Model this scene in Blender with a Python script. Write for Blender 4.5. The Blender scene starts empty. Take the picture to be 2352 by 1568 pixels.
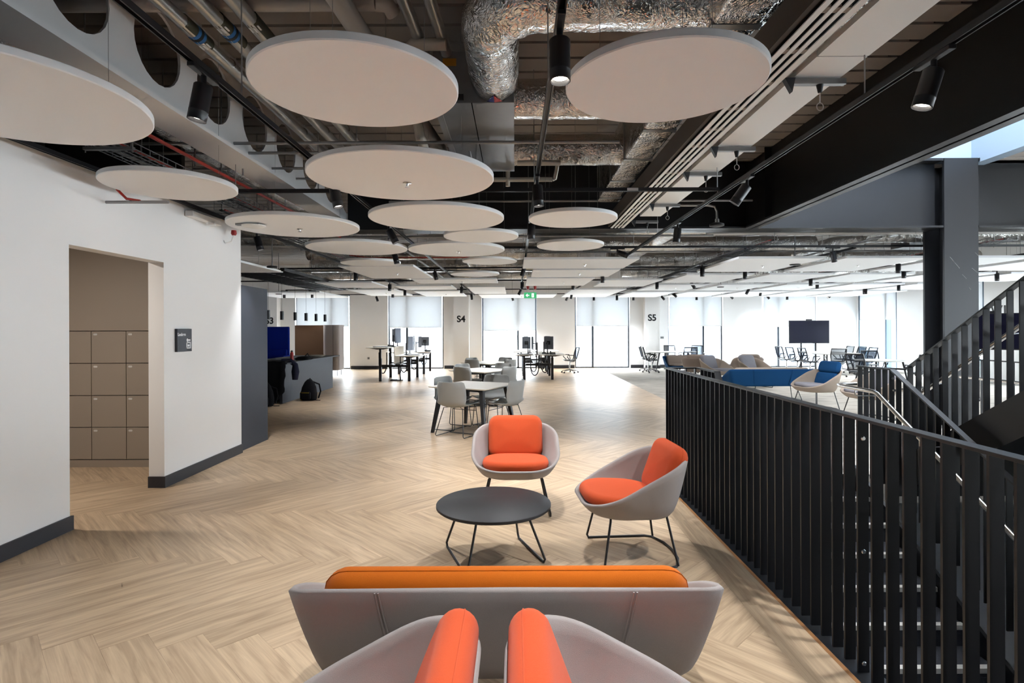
import bpy, bmesh, math, random
from mathutils import Matrix, Vector, Euler
random.seed(7)
sc = bpy.context.scene
C = sc.collection
PI = math.pi

# ------------------------------------------------------------------ camera
F, CX, CY, EYE, ROLL = 1290.0, 1183.0, 755.0, 1.62, 0.004
cam = bpy.data.cameras.new('camera')
cam.sensor_width = 36.0
cam.lens = 36.0 * F / 2352.0
cam.shift_x = -(CX - 1176.0) / 2352.0
cam.shift_y = -(784.0 - CY) / 2352.0
cam.clip_start = 0.05
cam.clip_end = 300
cam_o = bpy.data.objects.new('camera', cam)
C.objects.link(cam_o)
ca, sa = math.cos(ROLL), math.sin(ROLL)
cam_o.matrix_world = Matrix(((ca, sa, 0, 0), (0, 0, -1, 0), (-sa, ca, 0, EYE), (0, 0, 0, 1)))
sc.camera = cam_o

# ------------------------------------------------------------------ world, exposure
w = bpy.data.worlds.new('sky'); sc.world = w; w.use_nodes = True
bg = w.node_tree.nodes['Background']
bg.inputs[0].default_value = (0.91, 0.955, 1.0, 1)
bg.inputs[1].default_value = 10.5
sc.view_settings.view_transform = 'Standard'
sc.view_settings.look = 'None'
sc.view_settings.gamma = 1.0
sc.view_settings.use_curve_mapping = False
sc.view_settings.exposure = 1.3
SPOT_W = 42.0
cy = sc.cycles
cy.max_bounces = 5; cy.diffuse_bounces = 4; cy.glossy_bounces = 3; cy.transmission_bounces = 2; cy.transparent_max_bounces = 6
cy.caustics_reflective = False; cy.caustics_refractive = False
cy.use_adaptive_sampling = True; cy.adaptive_threshold = 0.09; cy.adaptive_min_samples = 24

def portal(loc, rot, sx, sy):
    l = bpy.data.lights.new('window_daylight', 'AREA')
    l.shape = 'RECTANGLE'; l.size = sx; l.size_y = sy
    l.cycles.is_portal = True
    o = bpy.data.objects.new('window_daylight', l); C.objects.link(o)
    o.location = loc; o.rotation_euler = rot

# ------------------------------------------------------------------ pixel helpers (a pixel gives a direction; a plane gives the distance)
def uv(px, py):
    dx, dy = px - CX, py - CY
    return dx - ROLL * dy, dy + ROLL * dx
def at(px, py, z=0.0):
    u, v = uv(px, py); Y = (EYE - z) * F / v
    return (u * Y / F, Y, z)
def atY(px, py, Y):
    u, v = uv(px, py)
    return (u * Y / F, Y, EYE - v * Y / F)
def atX(px, py, X):
    u, v = uv(px, py); Y = X * F / u
    return (X, Y, EYE - v * Y / F)

# ------------------------------------------------------------------ materials
def srgb(r, g, b):
    f = lambda c: (c / 12.92) if c <= 0.04045 else ((c + 0.055) / 1.055) ** 2.4
    return (f(r / 255), f(g / 255), f(b / 255), 1)
M = {}
def mat(name, col, rough=0.6, metal=0.0, bump=0.0, scale=200.0, var=0.0, vscale=8.0, emit=0.0, spec=0.5, sheen=0.0):
    m = bpy.data.materials.new(name); m.use_nodes = True
    nt = m.node_tree; b = nt.nodes['Principled BSDF']
    c = srgb(*col)
    b.inputs['Base Color'].default_value = c
    b.inputs['Roughness'].default_value = rough
    b.inputs['Metallic'].default_value = metal
    b.inputs['Specular IOR Level'].default_value = spec
    if sheen: b.inputs['Sheen Weight'].default_value = sheen
    if emit:
        b.inputs['Emission Color'].default_value = c
        b.inputs['Emission Strength'].default_value = emit
    if bump or var:
        tc = nt.nodes.new('ShaderNodeTexCoord')
    if var:
        n = nt.nodes.new('ShaderNodeTexNoise'); n.inputs['Scale'].default_value = vscale; n.inputs['Detail'].default_value = 4
        nt.links.new(tc.outputs['Object'], n.inputs['Vector'])
        mx = nt.nodes.new('ShaderNodeMix'); mx.data_type = 'RGBA'
        mx.inputs[6].default_value = tuple(x * (1 - var) for x in c[:3]) + (1,)
        mx.inputs[7].default_value = tuple(min(1, x * (1 + var)) for x in c[:3]) + (1,)
        nt.links.new(n.outputs['Fac'], mx.inputs[0]); nt.links.new(mx.outputs[2], b.inputs['Base Color'])
    if bump:
        n2 = nt.nodes.new('ShaderNodeTexNoise'); n2.inputs['Scale'].default_value = scale; n2.inputs['Detail'].default_value = 3
        nt.links.new(tc.outputs['Object'], n2.inputs['Vector'])
        bp = nt.nodes.new('ShaderNodeBump'); bp.inputs['Strength'].default_value = bump; bp.inputs['Distance'].default_value = 0.01
        nt.links.new(n2.outputs['Fac'], bp.inputs['Height']); nt.links.new(bp.outputs['Normal'], b.inputs['Normal'])
    M[name] = m
    return m
mat('wall_white', (236, 236, 236), 0.7)
mat('wall_shade', (205, 202, 198), 0.7)
mat('taupe', (148, 136, 124), 0.55)
mat('taupe_dark', (70, 62, 56), 0.6)
mat('navy', (42, 46, 57), 0.6, bump=0.05)
mat('skirting', (40, 41, 48), 0.5)
mat('black', (22, 22, 25), 0.55)
mat('black_satin', (28, 28, 32), 0.38)
mat('steel_black', (24, 25, 28), 0.42)
mat('rail_black', (17, 17, 20), 0.42, bump=0.04, scale=300)
mat('stainless', (196, 192, 186), 0.25, 1.0)
mat('chrome', (215, 215, 215), 0.15, 1.0)
mat('galv', (150, 152, 154), 0.42, 0.85, var=0.12, vscale=6)
mat('conduit', (158, 158, 158), 0.4, 0.7)
mat('deck', (158, 150, 143), 0.6, var=0.05, vscale=3)
mat('beam_white', (212, 212, 212), 0.6)
mat('pipe_grey', (190, 184, 178), 0.5)
mat('pipe_cream', (205, 198, 184), 0.5)
mat('felt', (240, 242, 244), 0.95, bump=0.1, scale=400, spec=0.1)
mat('raft', (234, 236, 238), 0.9, bump=0.08, scale=300, spec=0.1)
mat('slot_white', (235, 235, 232), 0.5)
mat('slot_dark', (12, 12, 12), 0.8, spec=0.1)
mat('lagging', (196, 194, 190), 0.3, 0.9, bump=0.25, scale=18)
mat('fab_grey', (158, 150, 146), 0.95, bump=0.35, scale=700, var=0.08, vscale=300, spec=0.1, sheen=0.15)
mat('fab_tan', (150, 136, 124), 0.95, bump=0.3, scale=700, var=0.08, vscale=300, spec=0.1)
mat('fab_brown', (140, 126, 116), 0.95, bump=0.3, scale=700, var=0.08, vscale=300, spec=0.1)
mat('fab_slate', (128, 126, 132), 0.95, bump=0.3, scale=700, var=0.08, vscale=300, spec=0.1)
mat('fab_orange', (204, 84, 46), 0.95, bump=0.35, scale=800, var=0.08, vscale=300, spec=0.1, sheen=0.1)
mat('fab_amber', (200, 102, 22), 0.95, bump=0.35, scale=800, var=0.08, vscale=300, spec=0.1, sheen=0.1)
mat('fab_blue', (24, 66, 108), 0.95, bump=0.3, scale=700, var=0.1, vscale=300, spec=0.1)
mat('fab_royal', (12, 34, 128), 0.95, bump=0.3, scale=700, var=0.1, vscale=300, spec=0.1)
mat('fab_cork', (70, 52, 38), 0.95, bump=0.4, scale=400, var=0.2, vscale=200, spec=0.1)
mat('plastic_grey', (160, 162, 160), 0.5)
mat('laminate', (243, 241, 236), 0.45)
mat('screen', (16, 16, 38), 0.35, spec=0.15)
mat('monitor', (58, 62, 68), 0.4)
mat('monitor_back', (104, 108, 114), 0.45)
mat('red', (160, 34, 34), 0.45)
mat('red_pipe', (170, 50, 40), 0.4)
mat('yellow', (228, 190, 30), 0.7)
mat('green_sign', (64, 170, 112), 0.4, emit=0.35)
mat('white_print', (245, 245, 245), 0.5)
mat('sign_white', (245, 245, 245), 0.4, emit=0.5)
mat('blue_band', (40, 104, 168), 0.5)
mat('green_band', (58, 58, 42), 0.5)
mat('blue_label', (20, 40, 130), 0.5)
mat('red_label', (190, 40, 50), 0.5)
mat('orange_label', (200, 140, 40), 0.5)
mat('cloth_black', (16, 16, 20), 0.95, bump=0.3, scale=150, spec=0.2)
mat('cloth_navy', (34, 36, 52), 0.95, bump=0.3, scale=150, spec=0.2)
mat('stair_carpet', (66, 68, 74), 0.98, bump=0.5, scale=300, var=0.25, vscale=120, spec=0.1)
mat('nosing', (206, 204, 198), 0.5)
mat('frame_blue', (70, 96, 116), 0.5)
mat('plenum_grey', (78, 76, 74), 0.85)
mat('frame_dark', (48, 54, 62), 0.5)
mat('gypsum', (228, 230, 234), 0.7)
mat('shaft_blue', (140, 156, 172), 0.7)
mat('concrete', (150, 148, 146), 0.85, var=0.1, vscale=4)
mat('building', (190, 200, 215), 0.8)
mat('ground_out', (205, 205, 205), 0.9)
mat('lamp_glow', (255, 246, 232), 0.5, emit=6.0)
mat('desk_beige', (196, 186, 170), 0.8)
mat('rubber', (30, 30, 32), 0.6)
mat('base_alu', (150, 150, 152), 0.35, 0.6)

def carpet():
    m = mat('carpet', (176, 170, 160), 0.98, bump=0.4, scale=400, spec=0.1)
    nt = m.node_tree; b = nt.nodes['Principled BSDF']
    tc = nt.nodes.new('ShaderNodeTexCoord')
    n = nt.nodes.new('ShaderNodeTexNoise'); n.inputs['Scale'].default_value = 2.2; n.inputs['Detail'].default_value = 6
    mp = nt.nodes.new('ShaderNodeMapping'); mp.inputs['Scale'].default_value = (1, 3, 1)
    nt.links.new(tc.outputs['Object'], mp.inputs[0]); nt.links.new(mp.outputs[0], n.inputs['Vector'])
    r = nt.nodes.new('ShaderNodeValToRGB')
    r.color_ramp.elements[0].position = 0.3; r.color_ramp.elements[0].color = srgb(158, 152, 144)
    r.color_ramp.elements[1].position = 0.7; r.color_ramp.elements[1].color = srgb(192, 186, 176)
    nt.links.new(n.outputs['Fac'], r.inputs[0]); nt.links.new(r.outputs[0], b.inputs['Base Color'])
carpet()

def foil():
    m = mat('foil', (222, 220, 217), 0.13, 1.0)
    nt = m.node_tree; b = nt.nodes['Principled BSDF']
    tc = nt.nodes.new('ShaderNodeTexCoord')
    n = nt.nodes.new('ShaderNodeTexNoise'); n.inputs['Scale'].default_value = 5.5; n.inputs['Detail'].default_value = 4; n.inputs['Roughness'].default_value = 0.6; n.inputs['Distortion'].default_value = 1.6
    v = nt.nodes.new('ShaderNodeTexVoronoi'); v.inputs['Scale'].default_value = 26; v.feature = 'DISTANCE_TO_EDGE'
    ad = nt.nodes.new('ShaderNodeMath'); ad.operation = 'MULTIPLY_ADD'; ad.inputs[1].default_value = 0.5
    nt.links.new(tc.outputs['Object'], n.inputs['Vector']); nt.links.new(n.outputs['Color'], v.inputs['Vector'])
    mp = nt.nodes.new('ShaderNodeMixRGB'); mp.inputs[0].default_value = 0.15
    nt.links.new(tc.outputs['Object'], mp.inputs[1]); nt.links.new(n.outputs['Color'], mp.inputs[2])
    nt.links.new(mp.outputs[0], v.inputs['Vector'])
    nt.links.new(v.outputs['Distance'], ad.inputs[0]); nt.links.new(n.outputs['Fac'], ad.inputs[2])
    bp = nt.nodes.new('ShaderNodeBump'); bp.inputs['Strength'].default_value = 0.7; bp.inputs['Distance'].default_value = 0.035
    nt.links.new(ad.outputs[0], bp.inputs['Height']); nt.links.new(bp.outputs['Normal'], b.inputs['Normal'])
foil()

def wood():
    m = mat('wood', (196, 164, 132), 0.42, spec=0.4)
    nt = m.node_tree; b = nt.nodes['Principled BSDF']; L = nt.links
    uvn = nt.nodes.new('ShaderNodeUVMap'); uvn.uv_map = 'grain'
    oi = nt.nodes.new('ShaderNodeObjectInfo')
    ge = nt.nodes.new('ShaderNodeNewGeometry')
    ad = nt.nodes.new('ShaderNodeMath'); ad.operation = 'ADD'
    L.new(oi.outputs['Random'], ad.inputs[0]); L.new(ge.outputs['Random Per Island'], ad.inputs[1])
    fr = nt.nodes.new('ShaderNodeMath'); fr.operation = 'FRACT'; L.new(ad.outputs[0], fr.inputs[0])
    sc_ = nt.nodes.new('ShaderNodeMath'); sc_.operation = 'MULTIPLY'; sc_.inputs[1].default_value = 57.0; L.new(fr.outputs[0], sc_.inputs[0])
    cmb = nt.nodes.new('ShaderNodeCombineXYZ'); L.new(sc_.outputs[0], cmb.inputs[0]); L.new(sc_.outputs[0], cmb.inputs[1]); L.new(sc_.outputs[0], cmb.inputs[2])
    va = nt.nodes.new('ShaderNodeVectorMath'); va.operation = 'ADD'; L.new(uvn.outputs[0], va.inputs[0]); L.new(cmb.outputs[0], va.inputs[1])
    mp = nt.nodes.new('ShaderNodeMapping'); mp.inputs['Scale'].default_value = (1.4, 16, 1); L.new(va.outputs[0], mp.inputs[0])
    n1 = nt.nodes.new('ShaderNodeTexNoise'); n1.inputs['Scale'].default_value = 1.3; n1.inputs['Detail'].default_value = 7; n1.inputs['Distortion'].default_value = 0.9; L.new(mp.outputs[0], n1.inputs['Vector'])
    mp2 = nt.nodes.new('ShaderNodeMapping'); mp2.inputs['Scale'].default_value = (3, 130, 1); L.new(va.outputs[0], mp2.inputs[0])
    n2 = nt.nodes.new('ShaderNodeTexNoise'); n2.inputs['Scale'].default_value = 1.0; n2.inputs['Detail'].default_value = 5; L.new(mp2.outputs[0], n2.inputs['Vector'])
    r = nt.nodes.new('ShaderNodeValToRGB')
    r.color_ramp.elements[0].position = 0.28; r.color_ramp.elements[0].color = srgb(160, 136, 110)
    r.color_ramp.elements[1].position = 0.72; r.color_ramp.elements[1].color = srgb(204, 180, 150)
    L.new(n1.outputs['Fac'], r.inputs[0])
    r2 = nt.nodes.new('ShaderNodeValToRGB')
    r2.color_ramp.elements[0].position = 0.3; r2.color_ramp.elements[0].color = (0.9, 0.89, 0.88, 1)
    r2.color_ramp.elements[1].position = 0.6; r2.color_ramp.elements[1].color = (1.02, 1.02, 1.02, 1)
    L.new(n2.outputs['Fac'], r2.inputs[0])
    mu = nt.nodes.new('ShaderNodeMix'); mu.data_type = 'RGBA'; mu.blend_type = 'MULTIPLY'; mu.inputs[0].default_value = 1
    L.new(r.outputs[0], mu.inputs[6]); L.new(r2.outputs[0], mu.inputs[7])
    r3 = nt.nodes.new('ShaderNodeValToRGB')
    r3.color_ramp.elements[0].color = (0.9, 0.89, 0.88, 1); r3.color_ramp.elements[1].color = (1.04, 1.04, 1.04, 1)
    L.new(fr.outputs[0], r3.inputs[0])
    mu2 = nt.nodes.new('ShaderNodeMix'); mu2.data_type = 'RGBA'; mu2.blend_type = 'MULTIPLY'; mu2.inputs[0].default_value = 1
    L.new(mu.outputs[2], mu2.inputs[6]); L.new(r3.outputs[0], mu2.inputs[7])
    L.new(mu2.outputs[2], b.inputs['Base Color'])
    bp = nt.nodes.new('ShaderNodeBump'); bp.inputs['Strength'].default_value = 0.12; bp.inputs['Distance'].default_value = 0.004
    L.new(n2.outputs['Fac'], bp.inputs['Height']); L.new(bp.outputs['Normal'], b.inputs['Normal'])
wood()

def glass():
    m = bpy.data.materials.new('glass'); m.use_nodes = True; nt = m.node_tree
    nt.nodes.remove(nt.nodes['Principled BSDF']); out = nt.nodes['Material Output']
    t = nt.nodes.new('ShaderNodeBsdfTransparent'); t.inputs[0].default_value = (0.93, 0.96, 0.97, 1)
    g = nt.nodes.new('ShaderNodeBsdfGlossy'); g.inputs['Roughness'].default_value = 0.02
    x = nt.nodes.new('ShaderNodeMixShader'); x.inputs[0].default_value = 0.06
    nt.links.new(t.outputs[0], x.inputs[1]); nt.links.new(g.outputs[0], x.inputs[2]); nt.links.new(x.outputs[0], out.inputs[0])
    M['glass'] = m
    m = bpy.data.materials.new('blind'); m.use_nodes = True; nt = m.node_tree
    nt.nodes.remove(nt.nodes['Principled BSDF']); out = nt.nodes['Material Output']
    d = nt.nodes.new('ShaderNodeBsdfDiffuse'); d.inputs[0].default_value = (0.72, 0.73, 0.74, 1)
    t = nt.nodes.new('ShaderNodeBsdfTranslucent'); t.inputs[0].default_value = (0.5, 0.51, 0.52, 1)
    tr = nt.nodes.new('ShaderNodeBsdfTransparent')
    x = nt.nodes.new('ShaderNodeMixShader'); x.inputs[0].default_value = 0.36
    x2 = nt.nodes.new('ShaderNodeMixShader'); x2.inputs[0].default_value = 0.025
    nt.links.new(d.outputs[0], x.inputs[1]); nt.links.new(t.outputs[0], x.inputs[2])
    nt.links.new(x.outputs[0], x2.inputs[1]); nt.links.new(tr.outputs[0], x2.inputs[2]); nt.links.new(x2.outputs[0], out.inputs[0])
    M['blind'] = m
glass()

# ------------------------------------------------------------------ mesh builder
def rrect(wd, d, r, N=48):
    """rounded rectangle, N points, counter-clockwise from the middle of the +y side"""
    r = min(r, wd / 2 - 1e-4, d / 2 - 1e-4)
    a, b = wd / 2 - r, d / 2 - r
    segs = [((0, b + r), (-a, b + r)), 'A0', ((-a - r, b), (-a - r, -b)), 'A1', ((-a, -b - r), (a, -b - r)), 'A2', ((a + r, -b), (a + r, b)), 'A3', ((a, b + r), (0, b + r))]
    cen = {'A0': (-a, b, PI / 2), 'A1': (-a, -b, PI), 'A2': (a, -b, 1.5 * PI), 'A3': (a, b, 0)}
    ln = [(r * PI / 2) if isinstance(s, str) else math.dist(*s) for s in segs]
    tot = sum(ln); out = []
    for i in range(N):
        t = tot * i / N; k = 0
        while k < len(ln) - 1 and t > ln[k]:
            t -= ln[k]; k += 1
        s = segs[k]; f = t / ln[k] if ln[k] > 0 else 0
        if isinstance(s, str):
            cx, cy, a0 = cen[s]; an = a0 + f * PI / 2
            out.append((cx + r * math.cos(an), cy + r * math.sin(an)))
        else:
            out.append((s[0][0] + f * (s[1][0] - s[0][0]), s[0][1] + f * (s[1][1] - s[0][1])))
    return out

class MB:
    def __init__(s, m=None):
        s.v = []; s.f = []; s.m = m or Matrix()
    def add(s, vs, fs):
        n = len(s.v)
        s.v += [tuple(s.m @ Vector(p)) for p in vs]
        s.f += [tuple(i + n for i in f) for f in fs]
        return s
    def box(s, x0, y0, z0, x1, y1, z1):
        x0, x1 = min(x0, x1), max(x0, x1); y0, y1 = min(y0, y1), max(y0, y1); z0, z1 = min(z0, z1), max(z0, z1)
        return s.add([(x0, y0, z0), (x1, y0, z0), (x1, y1, z0), (x0, y1, z0), (x0, y0, z1), (x1, y0, z1), (x1, y1, z1), (x0, y1, z1)],
                     [(0, 3, 2, 1), (4, 5, 6, 7), (0, 1, 5, 4), (1, 2, 6, 5), (2, 3, 7, 6), (3, 0, 4, 7)])
    def cbox(s, c, d):
        return s.box(c[0] - d[0] / 2, c[1] - d[1] / 2, c[2] - d[2] / 2, c[0] + d[0] / 2, c[1] + d[1] / 2, c[2] + d[2] / 2)
    def bar(s, p, q, wx, wy):
        """rectangular bar from p to q"""
        p, q = Vector(p), Vector(q); d = (q - p).normalized()
        up = Vector((0, 0, 1)) if abs(d.z) < 0.95 else Vector((0, 1, 0))
        a = d.cross(up).normalized(); b = a.cross(d).normalized()
        vs = []
        for c in (p, q):
            for i, j in ((-1, -1), (1, -1), (1, 1), (-1, 1)):
                vs.append(c + a * (i * wx / 2) + b * (j * wy / 2))
        return s.add(vs, [(0, 3, 2, 1), (4, 5, 6, 7), (0, 1, 5, 4), (1, 2, 6, 5), (2, 3, 7, 6), (3, 0, 4, 7)])
    def tube(s, path, r, n=8, closed=False, cap=True):
        P = [Vector(p) for p in path]; k = len(P)
        R = r if isinstance(r, (list, tuple)) else [r] * k
        T = []
        for i in range(k):
            a = P[(i - 1) % k] if (closed or i > 0) else P[i]
            b = P[(i + 1) % k] if (closed or i < k - 1) else P[i]
            T.append((b - a).normalized())
        ref = Vector((0, 0, 1)) if abs(T[0].z) < 0.9 else Vector((1, 0, 0))
        a = T[0].cross(ref).normalized(); vs = []
        for i in range(k):
            a = (a - T[i] * a.dot(T[i])).normalized(); b = T[i].cross(a)
            for j in range(n):
                t = 2 * PI * j / n
                vs.append(P[i] + (a * math.cos(t) + b * math.sin(t)) * R[i])
        fs = []
        for i in range(k if closed else k - 1):
            for j in range(n):
                i2 = (i + 1) % k
                fs.append((i * n + j, i * n + (j + 1) % n, i2 * n + (j + 1) % n, i2 * n + j))
        if not closed and cap:
            fs.append(tuple(range(n))[::-1]); fs.append(tuple(range((k - 1) * n, k * n)))
        return s.add(vs, fs)
    def rod(s, p, q, r, n=10, r2=None):
        return s.tube([p, q], [r, r if r2 is None else r2], n)
    def lathe(s, prof, n=24, c=(0, 0, 0)):
        vs = []; fs = []
        for r, z in prof:
            for j in range(n):
                t = 2 * PI * j / n
                vs.append((c[0] + max(r, 1e-5) * math.cos(t), c[1] + max(r, 1e-5) * math.sin(t), c[2] + z))
        for i in range(len(prof) - 1):
            for j in range(n):
                fs.append((i * n + j, i * n + (j + 1) % n, (i + 1) * n + (j + 1) % n, (i + 1) * n + j))
        return s.add(vs, fs)
    def loops(s, loops, cap0=True, cap1=True):
        n = len(loops[0]); vs = [p for l in loops for p in l]; fs = []
        for i in range(len(loops) - 1):
            for j in range(n):
                fs.append((i * n + j, i * n + (j + 1) % n, (i + 1) * n + (j + 1) % n, (i + 1) * n + j))
        if cap0: fs.append(tuple(range(n))[::-1])
        if cap1: fs.append(tuple(range((len(loops) - 1) * n, len(loops) * n)))
        return s.add(vs, fs)
    def sheet(s, rows):
        k = len(rows[0]); vs = [p for r in rows for p in r]; fs = []
        for i in range(len(rows) - 1):
            for j in range(k - 1):
                fs.append((i * k + j, i * k + j + 1, (i + 1) * k + j + 1, (i + 1) * k + j))
        return s.add(vs, fs)
    def prism(s, poly, z0, z1):
        n = len(poly)
        return s.add([(x, y, z0) for x, y in poly] + [(x, y, z1) for x, y in poly],
                     [tuple(range(n))[::-1], tuple(range(n, 2 * n))] + [(i, (i + 1) % n, (i + 1) % n + n, i + n) for i in range(n)])
    def pad(s, wd, h, d, r, rings=5, N=40, puff=0.0):
        """cushion: outline in local xy, thickness along z, centred"""
        L = []
        e = min(d / 2, r * 0.9)
        for k in range(-rings, rings + 1):
            ph = k / rings * PI / 2
            ins = e * (1 - math.cos(ph)); z = d / 2 * math.sin(ph)
            L.append([(x, y, z) for x, y in rrect(wd - 2 * ins, h - 2 * ins, max(r - ins, 0.004), N)])
        for sgn, lst in ((-1, 0), (1, 1)):
            pass
        lo = [[(x * f, y * f, -d / 2 - puff * (1 - f * f)) for x, y, z in L[0]] for f in (0.04, 0.4, 0.75)]
        hi = [[(x * f, y * f, d / 2 + puff * (1 - f * f)) for x, y, z in L[-1]] for f in (0.75, 0.4, 0.04)]
        return s.loops(lo + L + hi)
    def build(s, name, m, parent=None, smooth=False, bevel=0.0, angle=40, solid=0.0):
        me = bpy.data.meshes.new(name); me.from_pydata(s.v, [], s.f)
        me.materials.append(M[m] if isinstance(m, str) else m)
        bm = bmesh.new(); bm.from_mesh(me); bmesh.ops.recalc_face_normals(bm, faces=bm.faces); bm.to_mesh(me); bm.free()
        if smooth:
            me.polygons.foreach_set('use_smooth', [True] * len(me.polygons))
            if angle < 180:
                try: me.set_sharp_from_angle(angle=math.radians(angle))
                except Exception: pass
        me.update()
        o = bpy.data.objects.new(name, me); C.objects.link(o)
        if parent is not None: o.parent = parent
        if solid:
            md = o.modifiers.new('thickness', 'SOLIDIFY'); md.thickness = solid; md.offset = 0
        if bevel:
            md = o.modifiers.new('edge', 'BEVEL'); md.width = bevel; md.segments = 2; md.limit_method = 'ANGLE'; md.angle_limit = math.radians(50)
        return o

def tag(o, label=None, cat=None, group=None, kind=None):
    if label: o['label'] = label
    if cat: o['category'] = cat
    if group: o['group'] = group
    if kind: o['kind'] = kind
    return o
def thing(name, label, cat, loc=(0, 0, 0), rz=0.0, group=None, kind=None):
    o = bpy.data.objects.new(name, None); C.objects.link(o); o.empty_display_size = 0.1
    o.location = loc; o.rotation_euler = (0, 0, rz)
    return tag(o, label, cat, group, kind)
def dup(root, loc, rz, label=None, group=None, scale=None):
    r = root.copy(); C.objects.link(r); r.location = loc; r.rotation_euler = (0, 0, rz)
    if scale: r.scale = (scale,) * 3
    if label: r['label'] = label
    if group: r['group'] = group
    for ch in list(root.children):
        c = ch.copy(); C.objects.link(c); c.parent = r
        for g in list(ch.children):
            d = g.copy(); C.objects.link(d); d.parent = c
    return r
def struct(o): o['kind'] = 'structure'; return o
def text(name, body, size, m, loc, rot, parent=None, extrude=0.002):
    cu = bpy.data.curves.new(name, 'FONT'); cu.body = body; cu.size = size; cu.extrude = extrude
    cu.align_x = 'CENTER'; cu.align_y = 'CENTER'; cu.materials.append(M[m]); cu.offset = size * 0.028
    tmp = bpy.data.objects.new(name, cu); C.objects.link(tmp); bpy.context.view_layer.update()
    me = bpy.data.meshes.new_from_object(tmp.evaluated_get(bpy.context.evaluated_depsgraph_get())); bpy.data.objects.remove(tmp); bpy.data.curves.remove(cu)
    if not me.materials: me.materials.append(M[m])
    o = bpy.data.objects.new(name, me); C.objects.link(o); o.location = loc; o.rotation_euler = rot
    if parent is not None: o.parent = parent
    return o
ORD = ['first', 'second', 'third', 'fourth', 'fifth', 'sixth', 'seventh', 'eighth', 'ninth', 'tenth', 'eleventh', 'twelfth', 'thirteenth', 'fourteenth']
# ================================================================== STRUCTURE
DECK_Z = 4.3
FARY, RIGHTX, LEFTX = 23.0, 14.0, -3.62
VOID_X0, VOID_X1, VOID_Y1 = 1.55, 5.95, 6.2
WOOD_X = 3.4

floor = thing('floor', None, None, kind='structure')
b = MB()
b.box(-11.2, -5, -0.32, VOID_X0, VOID_Y1, -0.0105)
b.box(-11.2, VOID_Y1, -0.32, WOOD_X, FARY + 0.3, -0.0105)
b.build('floor_slab', 'concrete', floor)
b = MB()
b.box(WOOD_X, VOID_Y1, -0.32, RIGHTX + 0.3, FARY + 0.3, 0)
b.box(VOID_X1, -5, -0.32, RIGHTX + 0.3, VOID_Y1, 0)
b.box(VOID_X0, -5, -0.32, VOID_X1, -1.0, 0)
b.build('carpet', 'carpet', floor)

# herringbone planks at 45 degrees
PN, PW = 7, 0.208
PL = PN * PW
def clip(poly, ax, lim, keep_less):
    out = []
    for i in range(len(poly)):
        p, q = poly[i], poly[(i + 1) % len(poly)]
        ip = (p[ax] <= lim) if keep_less else (p[ax] >= lim)
        iq = (q[ax] <= lim) if keep_less else (q[ax] >= lim)
        if ip: out.append(p)
        if ip != iq:
            t = (lim - p[ax]) / (q[ax] - p[ax])
            out.append(tuple(p[k] + t * (q[k] - p[k]) for k in range(2)))
    return out
def area(p):
    return 0.5 * sum(p[i][0] * p[(i + 1) % len(p)][1] - p[(i + 1) % len(p)][0] * p[i][1] for i in range(len(p)))
def plank_geo(poly):
    """chamfered thin slab of a convex polygon in plank coordinates"""
    n = len(poly); cx = sum(p[0] for p in poly) / n; cy = sum(p[1] for p in poly) / n
    ins = []
    for x, y in poly:
        d = math.hypot(x - cx, y - cy) or 1
        ins.append((x - (x - cx) / d * 0.0013, y - (y - cy) / d * 0.0013))
    vs = [(x, y, -0.0104) for x, y in poly] + [(x, y, -0.0006) for x, y in poly] + [(x, y, 0) for x, y in ins]
    fs = [tuple(range(2 * n, 3 * n))]
    for r in (0, 1):
        fs += [(r * n + i, r * n + (i + 1) % n, (r + 1) * n + (i + 1) % n, (r + 1) * n + i) for i in range(n)]
    return vs, fs
def plank_mesh(geos, uvoff=None):
    vs, fs, uvs = [], [], []
    for (v, f), xf, off in geos:
        k = len(vs)
        vs += [xf(p) for p in v]; fs += [tuple(i + k for i in q) for q in f]
        for q in f:
            for i in q: uvs.append((v[i][0] + off[0], v[i][1] + off[1]))
    me = bpy.data.meshes.new('plank'); me.from_pydata(vs, [], fs); me.materials.append(M['wood'])
    l = me.uv_layers.new(name='grain')
    l.data.foreach_set('uv', [c for p in uvs for c in p])
    me.update(); return me
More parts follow.
